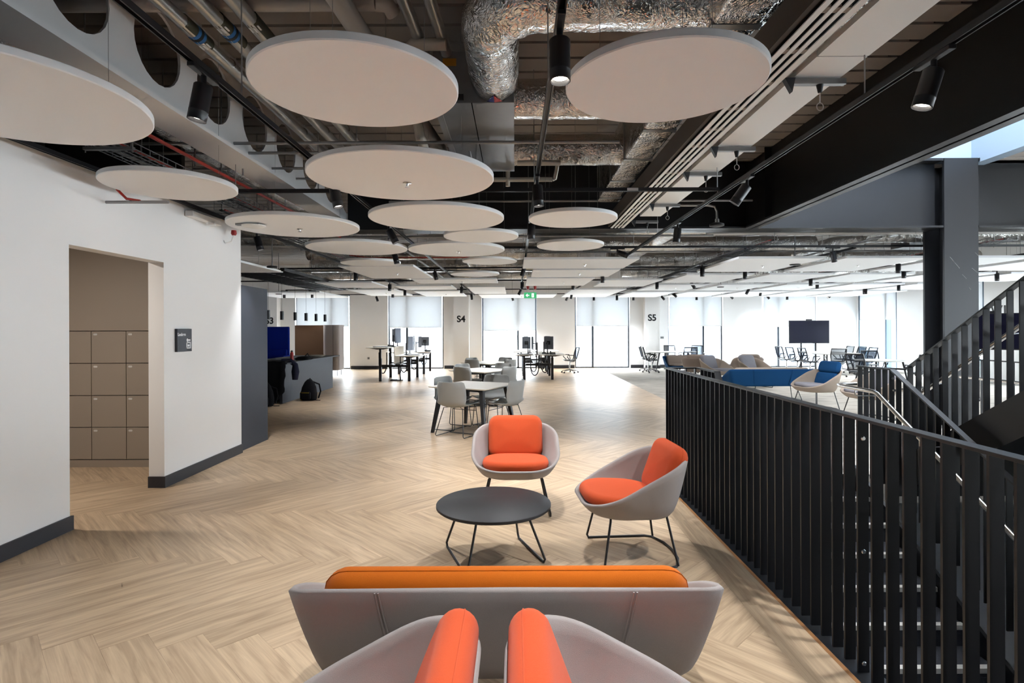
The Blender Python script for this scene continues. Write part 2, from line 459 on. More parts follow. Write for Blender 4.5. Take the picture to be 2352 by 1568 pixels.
def herringbone():
    g = 0.00025; r2 = math.sqrt(0.5)
    OX, OY = -0.35, 4.91
    planks = []
    for fam in (0, 1):
        for a in range(-140, 141):
            for m_ in range(-24, 25):
                if fam == 0:
                    gx, gy = a + 2 * PN * m_ + PN / 2, a + 0.5
                else:
                    gx, gy = a + 0.5, a - 2 * PN + 1 + 2 * PN * m_ + PN / 2
                gx *= PW; gy *= PW
                X, Y = (gx + gy) * r2 + OX, (-gx + gy) * r2 + OY
                if -9.0 < X < 4.2 and 0.9 < Y < 23.3:
                    if X < -4.3 and Y < 4.0: continue
                    if X < -5.6 and Y < 8.0: continue
                    planks.append((X, Y, -PI / 4 if fam == 0 else PI / 4))
    bx = 1.33
    out = []
    rect = [(-PL / 2 + g, -PW / 2 + g), (PL / 2 - g, -PW / 2 + g), (PL / 2 - g, PW / 2 - g), (-PL / 2 + g, PW / 2 - g)]
    for X, Y, an in planks:
        c, s = math.cos(an), math.sin(an)
        wp = [(X + x * c - y * s, Y + x * s + y * c) for x, y in rect]
        mx = max(p[0] for p in wp); mny = min(p[1] for p in wp); mxy = max(p[1] for p in wp)
        polys = None
        if mny >= VOID_Y1 - 0.2:
            if mx > WOOD_X or (mny < VOID_Y1 + 0.0 and mx > bx): polys = [(0, WOOD_X)]
            lim_hi = WOOD_X
        if mx <= bx: full = True
        elif mny >= VOID_Y1 and mx <= WOOD_X: full = True
        else: full = False
        if full: pl = None
        else:
            pl = []
            a1 = clip(clip(wp, 1, VOID_Y1, True), 0, bx, True)
            a2 = clip(clip(wp, 1, VOID_Y1, False), 0, WOOD_X, True)
            for q in (a1, a2):
                if len(q) >= 3 and abs(area(q)) > 0.002:
                    pl.append([((x - X) * c + (y - Y) * s, -(x - X) * s + (y - Y) * c) for x, y in q])
            if not pl: continue
        vis = -1
        if Y > 1.2:
            u, v = X * F / Y, EYE * F / Y
            if -1350 < u < 1300 and v < 980:
                hid = (X < LEFTX and Y < 8.3 and not (4.4 < Y < 6.7 and X > -4.9))
                vis = 0 if hid else 1.0 / (Y * Y)
        out.append((vis, X, Y, an, pl))
    out.sort(key=lambda t: -t[0])
    shared = plank_mesh([(plank_geo(rect), lambda p: p, (0, 0))])
    far = []
    nobj = 292
    for k, (vis, X, Y, an, pl) in enumerate(out):
        if k < nobj:
            if pl is None: me = shared
            else: me = plank_mesh([(plank_geo(q), lambda p: p, (0, 0)) for q in pl])
            o = bpy.data.objects.new('plank', me); C.objects.link(o)
            o.location = (X, Y, 0); o.rotation_euler = (0, 0, an); o.parent = floor
        else:
            c, s = math.cos(an), math.sin(an)
            off = (random.uniform(0, 40), random.uniform(0, 40))
            for q in (pl or [rect]):
                far.append((plank_geo(q), (lambda X, Y, c, s: (lambda p: (X + p[0] * c - p[1] * s, Y + p[0] * s + p[1] * c, p[2])))(X, Y, c, s), off))
    me = plank_mesh(far)
    o = bpy.data.objects.new('distant_planks', me); C.objects.link(o); o.parent = floor; o['kind'] = 'stuff'
    # straight border planks along the stair edge
    bw = VOID_X0 - bx
    br = [(-PL / 2 + g, -bw / 2 + g), (PL / 2 - g, -bw / 2 + g), (PL / 2 - g, bw / 2 - g), (-PL / 2 + g, bw / 2 - g)]
    bme = plank_mesh([(plank_geo(br), lambda p: p, (3, 3))])
    for k in range(4):
        o = bpy.data.objects.new('plank', bme); C.objects.link(o)
        o.location = ((bx + VOID_X0) / 2, VOID_Y1 - PL * (k + 0.5), 0); o.rotation_euler = (0, 0, PI / 2); o.parent = floor
herringbone()

# ---------------- left wall with the opening to the lockers
D0, D1, DZ, WTH, WEND, WTOP = 4.56, 5.79, 2.32, 0.16, 7.42, 3.02
wl = thing('wall_left', None, None, kind='structure')
b = MB()
xb = LEFTX - WTH
b.box(xb, -5, 0, LEFTX, D0, WTOP); b.box(xb, D1, 0, LEFTX, WEND, WTOP); b.box(xb, D0, DZ, LEFTX, D1, WTOP)
b.build('wall_panel', 'wall_white', wl)
bl = thing('baseboard_left', None, None, kind='structure')
b = MB()
b.box(LEFTX, -5, 0, LEFTX + 0.018, D0 + 0.018, 0.115)
b.box(LEFTX - WTH, D0, 0, LEFTX + 0.018, D0 + 0.018, 0.115) if False else None
b.build('baseboard_run', 'skirting', bl)
b = MB(); b.box(LEFTX, D1 - 0.018, 0, LEFTX + 0.018, WEND, 0.115); b.box(LEFTX - WTH, D1 - 0.018, 0, LEFTX, D1, 0.115)
b.build('baseboard_run', 'skirting', bl)
# locker room shell
b = MB()
b.box(-7.6, 2.4, 0, -7.45, 7.4, 2.75)
b.box(-7.45, 2.4, 0, xb, 2.55, 2.75)
b.box(-7.45, 6.98, 0, xb, 7.4, 2.75)
struct(b.build('wall_locker_room', 'taupe'))
struct(MB().box(-7.6, 2.4, 2.75, xb, 7.4, 2.85).build('ceiling_locker_room', 'wall_shade'))
t = thing('locker_fill_light', 'added unseen fill light in the locker room ceiling', 'added light', (-4.9, 4.6, 2.75))  # out-of-view lamp added to brighten the lockers
MB().lathe([(0.07, 0), (0.085, -0.004), (0.085, 0.0)], 20).build('ring', 'wall_white', t, True); MB().lathe([(0, -0.001), (0.07, -0.001)], 20).build('lens', 'lamp_glow', t)
l = bpy.data.lights.new('locker_fill_lamp', 'AREA'); l.energy = 22; l.size = 0.14; l.shape = 'DISK'; l.color = (1, 0.93, 0.85); lo = bpy.data.objects.new('locker_fill_lamp', l); C.objects.link(lo); lo.parent = t; lo.location = (0, 0, -0.01)
# dark block behind the end of the left wall
struct(MB().box(-6.2, WEND, 0, -3.66, 8.3, 2.22).build('wall_dark_partition', 'navy'))

# ---------------- far window wall
fw = thing('wall_back', None, None, kind='structure')
WT = 3.05
def fx(px): return atY(px, 780, FARY)[0]
wins = [(678, 804, 760, 750), (891, 1018.5, 934, 752), (1107, 1232.5, 1190, 759), (1321, 1446.5, 1362, 748.5), (1535, 1661, 1617, 748.5), (1751, 1877, 1790, 750)]
edges = [-11.2] + [e for wn in wins for e in (fx(wn[0]), fx(wn[1]))] + [RIGHTX + 0.3]
for i in range(0, len(edges), 2):
    x0, x1 = edges[i], edges[i + 1]
    MB().box(x0, FARY, 0, x1, FARY + 0.4, WT).build('pier', 'wall_white', fw)
MB().box(-11.2, FARY, WT, RIGHTX + 0.3, FARY + 0.4, DECK_Z).build('header', 'wall_white', fw)
bb = thing('baseboard_back', None, None, kind='structure')
for px0, px1 in ((804, 891), (1019, 1107), (1233, 1321), (1447, 1535), (1662, 1751)):
    MB().box(fx(px0) + 0.03, FARY - 0.02, 0, fx(px1) - 0.03, FARY, 0.13).build('baseboard_run', 'skirting', bb)
# columns with bay signs
for px0, px1, s, tx, ty in ((596, 636, 'S3', 619, 737), (1042, 1077, 'S4', 1059, 733), (1482, 1516, 'S5', 1498, 730)):
    yc = FARY - 0.35
    x0, x1 = atY(px0, 780, yc)[0], atY(px1, 780, yc)[0]
    col = MB().box(x0, yc, 0, x1, FARY, WT).build('column', 'wall_white', fw)
    MB().box(x0, yc - 0.02, 0, x1, yc, 0.13).build('baseboard_run', 'skirting', bb)
    p = atY(tx, ty, yc - 0.004)
    text('lettering', s, 0.36, 'black', p, (PI / 2, 0, 0), col)
blind_words = ['over the high-backed booths', 'behind the raised left desk', 'left of the shared desks with hanging cables', 'right of the shared desks with hanging cables', 'behind the meeting table by the S5 column', 'behind the big presentation screen']
for i, (px0, px1, pm, pb) in enumerate(wins):
    x0, x1, xm = fx(px0), fx(px1), fx(pm)
    wn = thing('window_%d' % (i + 1), None, None, (0, FARY + 0.18, 0), kind='structure')
    f = MB()
    f.box(x0, -0.06, 0, x0 + 0.055, 0.08, WT); f.box(x1 - 0.055, -0.06, 0, x1, 0.08, WT); f.box(x0, -0.05, WT - 0.06, x1, 0.08, WT); f.box(x0, -0.05, 0, x1, 0.08, 0.05)
    f.build('window_frame', 'frame_dark', wn)
    MB().box(xm - 0.04, -0.1, 0.05, xm + 0.04, 0.08, WT - 0.06).build('mullion', 'frame_dark', wn)
    MB().box(x0 + 0.055, 0.0, 0.05, xm - 0.04, 0.012, WT - 0.06).build('pane', 'glass', wn)
    MB().box(xm + 0.04, 0.0, 0.05, x1 - 0.055, 0.012, WT - 0.06).build('pane', 'glass', wn)
    zb = atY(px0, pb, FARY)[2]
    rb = thing('roller_blind', 'white roller blind half lowered ' + blind_words[i], 'blind', (0, FARY + 0.03, 0), group='roller blinds on the far windows')
    MB().box(x0 + 0.06, 0, zb, x1 - 0.06, 0.003, WT - 0.04).build('fabric', 'blind', rb)
    MB().rod((x0 + 0.06, 0.0015, zb), (x1 - 0.06, 0.0015, zb), 0.012).build('bottom_bar', 'wall_shade', rb, True)
    MB().rod((x0 + 0.06, 0.0, WT - 0.06), (x1 - 0.06, 0.0, WT - 0.06), 0.03).build('roller', 'wall_shade', rb, True)
    portal(((x0 + x1) / 2, FARY + 0.45, WT / 2), (-PI / 2, 0, 0), x1 - x0, WT)

# ---------------- right window wall
wr = thing('wall_right', None, None, kind='structure')
rwins = [(22.9 - 3.83 * k - 2.3, 22.9 - 3.83 * k) for k in range(7)]
e = FARY + 0.4
for k, (y0, y1) in enumerate(rwins):
    MB().box(RIGHTX, y1, 0, RIGHTX + 0.4, e, WT).build('pier', 'wall_white', wr); e = y0
MB().box(RIGHTX, -5, 0, RIGHTX + 0.4, e, WT).build('pier', 'wall_white', wr)
MB().box(RIGHTX, -5, WT, RIGHTX + 0.4, FARY + 0.4, DECK_Z).build('header', 'wall_white', wr)
text('lettering', 'W1', 0.36, 'black', atX(2295, 713, RIGHTX - 0.004), (PI / 2, 0, -PI / 2), wr)
for k, (y0, y1) in enumerate(rwins):
    wn = thing('window_%d' % (k + 7), None, None, (RIGHTX + 0.18, 0, 0), kind='structure')
    f = MB()
    f.box(-0.17, y0, 0, 0.2, y0 + 0.06, WT); f.box(-0.17, y1 - 0.06, 0, 0.2, y1, WT); f.box(-0.05, y0, WT - 0.06, 0.08, y1, WT); f.box(-0.05, y0, 0, 0.08, y1, 0.05)
    f.build('window_frame', 'frame_blue', wn)
    ym = y0 + 0.66
    MB().box(-0.15, ym - 0.05, 0.05, 0.24, ym + 0.05, WT - 0.06).build('mullion', 'frame_blue', wn)
    MB().box(0, y0 + 0.06, 0.05, 0.012, ym - 0.05, WT - 0.06).build('pane', 'glass', wn)
    MB().box(0, ym + 0.05, 0.05, 0.012, y1 - 0.06, WT - 0.06).build('pane', 'glass', wn)
    if k < 3:
        rb = thing('roller_blind', 'white roller blind ' + ['on the corner window with blue-grey mullions', 'on the side window behind the steel column', 'on the side window past the W1 lettering'][k], 'blind', (RIGHTX + 0.02, 0, 0))
        MB().box(0, y0 + 0.04, 1.92, 0.003, y1 - 0.04, WT - 0.04).build('fabric', 'blind', rb)
        MB().rod((0, y0 + 0.04, 1.92), (0, y1 - 0.04, 1.92), 0.012).build('bottom_bar', 'wall_shade', rb, True)
    portal((RIGHTX + 0.45, (y0 + y1) / 2, WT / 2), (PI / 2, 0, PI / 2), y1 - y0, WT)

# ---------------- wall behind the viewpoint, unseen, without windows and kept dark to cut bounce light, and the far left end
wf = thing('wall_front', None, None, kind='structure')
e = -11.4
MB().box(e, -5.3, 0, RIGHTX + 0.4, -5, DECK_Z).build('pier', 'navy', wf)
struct(MB().box(-11.4, 8.3, 0, -11.2, FARY + 0.4, DECK_Z).build('wall_far_left', 'wall_white'))
struct(MB().box(-11.4, 7.42, 0, -6.2, 8.3, DECK_Z).build('wall_side', 'wall_shade'))
struct(MB().box(-11.4, -5, 0, -11.2, 7.42, DECK_Z).build('wall_outer_left', 'plenum_grey'))
struct(MB().box(-6.2, 7.42, 2.95, -4.4, 7.5, DECK_Z).build('wall_upstand', 'plenum_grey'))
struct(MB().box(-7.6, -5, 2.85, -7.45, 7.42, DECK_Z).build('wall_plenum', 'plenum_grey'))

# ---------------- deck soffit
def deck(x0, x1, y0, y1, z=DECK_Z):
    rows0, rows1 = [], []
    P = 0.3; y = y0; prof = []
    while y < y1 - 0.01:
        prof += [(y, z - 0.04), (y + 0.255, z - 0.04), (y + 0.265, z), (y + 0.29, z)]
        y += P
    prof += [(y1, z - 0.04)]
    b = MB().sheet([[(x0, y, zz) for y, zz in prof], [(x1, y, zz) for y, zz in prof]])
    b.box(x0, y0, z + 0.02, x1, y1, z + 0.25)
    return b
ce = thing('ceiling', None, None, kind='structure')
deck(-11.4, 3.77, -5.3, 9.1).build('metal_deck', 'deck', ce)
deck(-11.4, RIGHTX + 0.4, 9.1, FARY + 0.4).build('metal_deck', 'deck', ce)
deck(7.4, RIGHTX + 0.4, -5.3, 9.1).build('metal_deck', 'deck', ce)
# stair shaft above the ceiling, open to a skylight
b = MB()
b.box(3.79, 9.07, DECK_Z + 0.01, 7.38, 9.3, 8.2); b.box(7.38, -5.3, DECK_Z - 0.06, 7.6, 9.3, 8.2); b.box(3.6, -5.3, DECK_Z + 0.25, 3.77, 9.3, 8.2); b.box(3.77, -5.3, DECK_Z, 7.4, -5.1, 8.2)
struct(b.build('wall_stair_shaft', 'shaft_blue'))
b = MB(); b.box(3.6, -5.3, 8.2, 7.6, -1.0, 8.4); b.box(3.6, 8.2, 8.2, 7.6, 9.3, 8.4)
struct(b.build('ceiling_stair_shaft', 'shaft_blue'))
portal((5.6, 3.6, 8.45), (0, 0, 0), 4.0, 9.4)

# ---------------- steel
BZ = 3.2
def tbeam():
    r = thing('trim_1', None, None, kind='structure')
    b = MB()
    for xa, xe in ((-2.7, 6.8), (7.36, RIGHTX)): b.box(xa, 9.09, BZ, xe, 9.12, DECK_Z); b.box(xa, 8.9, BZ, xe, 9.3, BZ + 0.03); b.box(xa, 8.9, DECK_Z - 0.04, xe, 9.3, DECK_Z)
    b.build('steel_beam', 'steel_black', r)
    b = MB()
    for i in range(3):
        b.rod((-1.9 + 0.0 * i, 9.08, 4.0 + 0.05 * i), (-1.9, 9.09, 4.0 + 0.05 * i), 0.012)
    b.build('bolt', 'chrome', r)
tbeam()
r = thing('trim_2', None, None, kind='structure')
b = MB(); b.box(3.755, -5, BZ, 3.785, 9.089, DECK_Z + 0.25); b.box(3.66, -5, BZ, 3.88, 8.9, BZ + 0.03); b.box(3.66, -5, DECK_Z - 0.03, 3.88, 8.9, DECK_Z + 0.02)
b.box(3.66, 8.2, BZ + 0.03, 3.755, 8.22, DECK_Z - 0.03)
b.build('steel_beam', 'steel_black', r)
for i in range(4):
    p = (3.755, 7.75 + 0.09 * i, 4.02 + 0.012 * i)
    MB().rod((3.75, p[1], p[2]), (3.757, p[1], p[2]), 0.011).build('bolt', 'chrome', r)
r = thing('trim_3', None, None, (0, 0, 0), kind='structure')
b = MB(); b.box(6.81, 8.9, -4, 7.35, 8.94, DECK_Z); b.box(6.81, 9.33, -4, 7.35, 9.37, DECK_Z); b.box(7.06, 8.94, -4, 7.1, 9.33, DECK_Z)
b.build('steel_column', 'steel_black', r)
def scratch():
    b = MB(); rnd = random.Random(3)
    for px, py, dx, dy in ((2182, 590, 22, 26), (2210, 630, 10, 10), (2232, 615, 14, 12), (2240, 580, 8, 8), (2226, 660, 4, 5)):
        p, q = atY(px, py, 8.899), atY(px + dx, py + dy, 8.899)
        b.bar((p[0], 8.8995, p[2]), (q[0], 8.8995, q[2]), 0.006, 0.001)
    b.build('scratch', 'wall_shade', r)
scratch()
# white cellular beam with round openings
def cell_beam():
    r = thing('trim_4', None, None, kind='structure')
    X, z0, z1 = -2.73, 3.3, DECK_Z
    hz, hr, sp = 3.78, 0.28, 0.8
    b = MB(); n = 24
    y = 2.7 - sp / 2 - sp * 4
    while y < 8.9:
        yc = y + sp / 2
        for x in (X - 0.01, X + 0.01):
            ring = [(x, yc + hr * math.cos(2 * PI * k / n), hz + hr * math.sin(2 * PI * k / n)) for k in range(n)]
            out = []
            for k in range(n):
                c, s = math.cos(2 * PI * k / n), math.sin(2 * PI * k / n)
                dz = (z1 - hz) if s > 0 else (hz - z0)
                t = min((sp / 2) / abs(c) if abs(c) > 1e-6 else 9, dz / abs(s) if abs(s) > 1e-6 else 9)
                out.append((x, yc + c * t, hz + s * t))
            b.add(ring + out, [(k, (k + 1) % n, n + (k + 1) % n, n + k) for k in range(n)])
            for sy in (-1, 1):
                for z in (z0, z1):
                    # corner wedges missed by the radial outline
                    k0 = [o for o in out if abs(o[1] - (yc + sy * sp / 2)) < 1e-4]
                    if k0:
                        zz = min(o[2] for o in k0) if z == z0 else max(o[2] for o in k0)
                        k1 = [o for o in out if abs(o[2] - z) < 1e-4]
                        yy = (max if sy > 0 else min)(o[1] for o in k1)
                        b.add([(x, yc + sy * sp / 2, zz), (x, yc + sy * sp / 2, z), (x, yy, z)], [(0, 1, 2)])
        ra = [(X - 0.01, yc + hr * math.cos(2 * PI * k / n), hz + hr * math.sin(2 * PI * k / n)) for k in range(n)]
        rb_ = [(X + 0.01, p[1], p[2]) for p in ra]
        b.loops([ra, rb_], False, False)
        y += sp
    b.build('beam_web', 'beam_white', r)
    MB().box(X - 0.17, -1.0, z0 - 0.03, X + 0.17, 8.9, z0).build('beam_flange', 'beam_white', r)
cell_beam()

# ---------------- outside
struct(MB().box(-60, FARY + 1.2, -4.5, 70, 120, -4.3).build('ground_outside', 'ground_out'))
for i, (x0, x1, y0, h) in enumerate(((-12, -3, 60, 3.2), (5, 24, 75, 4.6), (28, 55, 80, 2.6))):
    struct(MB().box(x0, y0, -4.3, x1, y0 + 12, h).build('exterior_block_%d' % (i + 1), 'building'))

# ================================================================== STAIRS
struct(MB().box(0.2, -3, -4.4, 9, 9.4, -4.2).build('floor_lower', 'carpet'))
b = MB(); b.box(1.2, -3, -4.2, 1.4, 7.6, -0.32); b.box(1.4, 6.6, -4.2, 8.6, 6.8, -0.32); b.box(8.6, -3, -4.2, 8.8, 6.8, -0.32); b.box(1.4, -3.2, -4.2, 8.6, -3, -0.32)
struct(b.build('wall_lower_level', 'gypsum'))
RISE, GO, UGO = 0.17, 0.31, 0.28
st = thing('staircase', 'carpeted stair flight going down behind the black balustrade, pale nosing strips', 'stairs', (0, 0, 0))
SX0, SX1 = 1.74, 3.72
tb = MB().box(SX0, 0, -0.035, SX1, GO + 0.02, 0); nb = MB(); nb.box(SX0, -0.004, -0.035, SX1, 0.05, 0.004)
t0 = tb.build('tread', 'stair_carpet', st); n0 = nb.build('nosing', 'nosing', t0); r0 = MB().box(SX0, 0, -RISE, SX1, 0.015, -0.03).build('riser', 'stair_carpet', st)
for k in range(1, 17):
    loc = (0, VOID_Y1 - GO * k, -RISE * k)
    if k == 1: t0.location = loc; r0.location = loc
    else:
        t = t0.copy(); C.objects.link(t); t.location = loc
        n = n0.copy(); C.objects.link(n); n.parent = t
        r_ = r0.copy(); C.objects.link(r_); r_.location = loc
MB().box(SX0, VOID_Y1, -RISE, SX1, VOID_Y1 + 0.015, 0).build('riser', 'stair_carpet', st)
MB().box(SX0, VOID_Y1, -0.03, SX1, VOID_Y1 + 0.05, 0.005).build('nosing', 'nosing', st)
def slope_plate(x0, x1, ya, za, yb, zb, depth):
    return MB().add([(x0, ya, za), (x1, ya, za), (x1, yb, zb), (x0, yb, zb), (x0, ya, za - depth), (x1, ya, za - depth), (x1, yb, zb - depth), (x0, yb, zb - depth)],
                    [(0, 1, 2, 3), (7, 6, 5, 4), (0, 4, 5, 1), (1, 5, 6, 2), (2, 6, 7, 3), (3, 7, 4, 0)])
slope_plate(3.73, 3.76, 6.2, 0.1, 1.2, 0.1 - 5.0 * RISE / GO, 0.38).build('stringer', 'steel_black', st)
slope_plate(1.71, 1.735, 6.2, -0.02, 1.2, -0.02 - 5.0 * RISE / GO, 0.36).build('stringer', 'steel_black', st)
# upward flight
su = thing('staircase', 'dark stair flight rising towards the upper floor beside the steel column', 'stairs', (0, 0, 0))
UX0, UX1, UY = 4.05, 5.85, 6.0
ut = MB().box(UX0, 0, -0.04, UX1, UGO + 0.02, 0).build('tread', 'stair_carpet', su); un = MB().box(UX0, UGO - 0.03, -0.04, UX1, UGO + 0.024, 0.004).build('nosing', 'nosing', ut); ur = MB().box(UX0, UGO, -RISE, UX1, UGO + 0.015, -0.03).build('riser', 'steel_black', su)
for k in range(1, 22):
    loc = (0, UY - UGO * k, RISE * k)
    if k == 1: ut.location = loc; ur.location = loc
    else:
        t = ut.copy(); C.objects.link(t); t.location = loc
        n = un.copy(); C.objects.link(n); n.parent = t
        r_ = ur.copy(); C.objects.link(r_); r_.location = loc
US = RISE / UGO
slope_plate(3.98, 4.04, 6.05, 0.12, 0.2, 0.12 + 5.85 * US, 0.36).build('stringer', 'steel_black', su)
slope_plate(5.86, 5.92, 6.05, 0.12, 0.2, 0.12 + 5.85 * US, 0.36).build('stringer', 'steel_black', su)
slope_plate(4.04, 5.86, 6.05, -0.16, 0.2, -0.16 + 5.85 * US, 0.04).build('soffit', 'steel_black', su)

# balustrades: flat bars 50 x 12 under a flat rail
RZ, BXX = 1.19, 1.645
ba = thing('stair_balustrade', 'long black balustrade of flat vertical bars along the wood floor edge', 'balustrade', (BXX, 0, 0))
bar0 = MB().box(-0.026, -0.006, -0.06, 0.026, 0.006, RZ - 0.008).build('baluster', 'rail_black', ba)
ys = [6.04 - 0.1055 * k for k in range(50)]
for k, y in enumerate(ys):
    if k == 0: o = bar0
    else:
        o = bar0.copy(); C.objects.link(o)
    o.location = (0, y, 0)
    if k == 32:
        for z in (1.095, 0.56, 0.03):
            q = MB().lathe([(0, 0.006), (0.008, 0.006), (0.0115, 0.002), (0.0115, 0)], 12)
            q.v = [(x, -0.006 - zz, z + yy) for x, yy, zz in q.v]
            q.build('bolt', 'chrome', o, True)
MB().box(-0.031, 0.6, RZ - 0.008, 0.031, 6.075, RZ + 0.006).build('top_rail', 'rail_black', ba, bevel=0.002)
b = MB(); b.box(-0.07, 0.6, -0.35, 0.07, 6.1, -0.012); b.build('base_channel', 'steel_black', ba)
MB().box(-0.095, 0.6, -0.05, -0.072, 6.2, 0.0).build('wood_nosing', mat('wood_edge', (150, 104, 62), 0.5), ba)
# return at the head of the stair
b = MB(); b.box(-0.03, 6.045, RZ - 0.008, 0.35, 6.105, RZ + 0.006); b.build('top_rail', 'rail_black', ba)
MB().box(0.305, 5.5, RZ - 0.008, 0.365, 6.045, RZ + 0.006).build('top_rail', 'rail_black', ba)
for x in (0.1, 0.2, 0.3):
    MB().box(x - 0.006, 6.05, -0.06, x + 0.006, 6.1, RZ - 0.008).build('baluster', 'rail_black', ba)
for y in (5.93, 5.82, 5.71, 5.6):
    MB().box(0.31, y - 0.006, -0.3, 0.36, y + 0.006, RZ - 0.008).build('baluster', 'rail_black', ba)
MB().add([(0.305, 5.5, RZ), (0.365, 5.5, RZ), (0.365, 5.5, RZ - 0.02), (0.305, 5.5, RZ - 0.02), (0.305, 5.36, RZ - 0.2), (0.365, 5.36, RZ - 0.2), (0.365, 5.4, RZ - 0.24), (0.305, 5.4, RZ - 0.24)],
         [(0, 1, 2, 3), (0, 4, 5, 1), (4, 7, 6, 5), (1, 5, 6, 2), (0, 3, 7, 4), (3, 2, 6, 7)]).build('rail_end', 'rail_black', ba)

bd = thing('stair_balustrade', 'black balustrade sloping down on the far side of the descending flight', 'balustrade', (3.85, 0, 0))
def rail_seg(p, q, parent, w=0.055, t=0.014, m='rail_black', name='top_rail'):
    return MB().bar(p, q, w, t).build(name, m, parent)
DS = RISE / GO
rail_seg((0, 6.3, RZ), (0, 5.73, RZ), bd); rail_seg((0, 5.74, RZ), (0, 1.2, RZ - 4.54 * DS), bd)
y = 6.27
while y > 1.5:
    zt = RZ if y > 5.73 else RZ - (5.73 - y) * DS
    MB().box(-0.025, y - 0.006, zt - 1.2, 0.025, y + 0.006, zt - 0.006).build('baluster', 'rail_black', bd); y -= 0.105
for yy, zz in ((5.75, 1.1), (5.72, 0.98), (5.75, 0.3)):
    MB().rod((-0.0, yy - 0.02, zz), (0, yy - 0.01, zz), 0.014).build('bolt', 'chrome', bd)
slope_plate(-0.06, -0.02, 6.3, -0.02, 1.2, -0.02 - 5.1 * DS, 0.32).build('base_channel', 'steel_black', bd)
hr = thing('handrail', 'brushed steel handrail descending beside the stair flight', 'handrail', (0, 0, 0))
MB().tube([(3.84, 6.32, 0.985), (3.72, 6.34, 0.98), (3.63, 6.3, 0.978), (3.6, 6.2, 0.977), (3.6, 5.64, 0.976), (3.6, 5.58, 0.96), (3.6, 2.0, 0.96 - 3.58 * 0.565)], 0.0215, 12).build('tube', 'stainless', hr, True)
for y in (5.95, 5.0, 4.0, 3.0):
    z = 0.976 if y > 5.6 else 0.96 - (5.58 - y) * 0.565
    MB().tube([(3.6, y, z - 0.02), (3.6, y, z - 0.07), (3.63, y, z - 0.08), (3.82, y, z - 0.08)], 0.006, 8).build('bracket', 'stainless', hr, True)

bu = thing('stair_balustrade', 'black barred balustrade rising with the upward flight in front of the column', 'balustrade', (4.01, 0, 0))
rail_seg((0, 5.75, RZ), (0, 0.8, RZ + 4.95 * US), bu)
rail_seg((0, 5.74, RZ), (-0.16, 6.0, RZ), bu)
ub = MB().box(-0.026, -0.006, -1.12, 0.026, 0.006, -0.008).build('baluster', 'rail_black', bu)
y = 5.7; first = True
while y > 1.5:
    zt = RZ + (5.75 - y) * US
    if first: o = ub; first = False
    else:
        o = ub.copy(); C.objects.link(o)
    o.location = (0, y, zt); y -= 0.115
h2 = thing('handrail', 'dark handrail rising behind the bars of the upward flight', 'handrail', (0, 0, 0))
MB().tube([(4.14, 6.0, 0.95), (4.14, 5.7, 0.96), (4.14, 1.2, 0.96 + 4.5 * US)], 0.021, 10).build('tube', 'stainless', h2, True)
for y in (5.4, 4.6, 3.8):
    z = 0.96 + (5.7 - y) * US
    MB().tube([(4.14, y, z), (4.14, y, z - 0.06), (4.05, y, z - 0.07)], 0.006, 6).build('bracket', 'stainless', h2, True)
bg2 = thing('stair_balustrade', 'low guard with a steel tube beyond the upward flight', 'balustrade', (6.1, 0, 0))
MB().bar((0, 7.6, RZ), (0, 4.5, RZ), 0.05, 0.014).build('top_rail', 'rail_black', bg2)
MB().rod((-0.08, 7.6, 0.95), (-0.08, 4.5, 0.95), 0.02).build('tube', 'stainless', bg2, True)
y = 7.55
while y > 4.6:
    MB().box(-0.025, y - 0.006, 0.0, 0.025, y + 0.006, RZ).build('baluster', 'rail_black', bg2); y -= 0.22
# ================================================================== CEILING THINGS
DZB = 2.85   # underside of the discs and rafts
discs = [  # X, Y, diameter, label
    (-0.81, 2.90, 1.04, 'round white acoustic disc at the top, left of the silver duct elbow'),
    (0.766, 2.87, 1.0, 'round white acoustic disc at the top, beside the slot diffuser'),
    (-2.80, 3.00, 1.48, 'large round white acoustic disc cut by the left picture edge'),
    (-2.96, 4.84, 1.04, 'round white acoustic disc above the top of the white wall'),
    (-0.92, 4.61, 1.5, 'large round white acoustic disc with a sprinkler, under the cross conduit'),
    (-0.87, 6.30, 1.5, 'large round white acoustic disc directly below the biggest sprinkler disc'),
    (-2.64, 6.75, 1.5, 'large round white acoustic disc with sprinkler and smoke detector by the wall end'),
    (0.66, 6.37, 1.0, 'small round white acoustic disc in front of the black beam'),
    (-0.45, 7.53, 1.0, 'small round white acoustic disc in the middle, overlapped by two larger ones'),
    (-2.40, 8.57, 1.5, 'large round white acoustic disc on the left under the black beam'),
    (-0.91, 8.80, 1.5, 'large round white acoustic disc with a sprinkler under the black beam'),
    (0.83, 8.40, 1.0, 'small round white acoustic disc just below the black beam, right'),
    (-2.69, 10.5, 1.1, 'small round white acoustic disc touching the first square raft'),
    (-0.46, 10.3, 1.0, 'small round white acoustic disc beyond the black beam'),
    (-0.90, 12.7, 1.1, 'farthest small round white acoustic disc'),
]
def sprinkler(parent, x, y, z):
    b = MB(); b.lathe([(0, 0), (0.035, -0.001), (0.036, -0.006), (0.012, -0.01), (0.008, -0.03), (0, -0.031)], 14, (x, y, z))
    b.lathe([(0, -0.034), (0.02, -0.034), (0.02, -0.037), (0, -0.037)], 12, (x, y, z))
    b.build('sprinkler', 'chrome', parent, True)
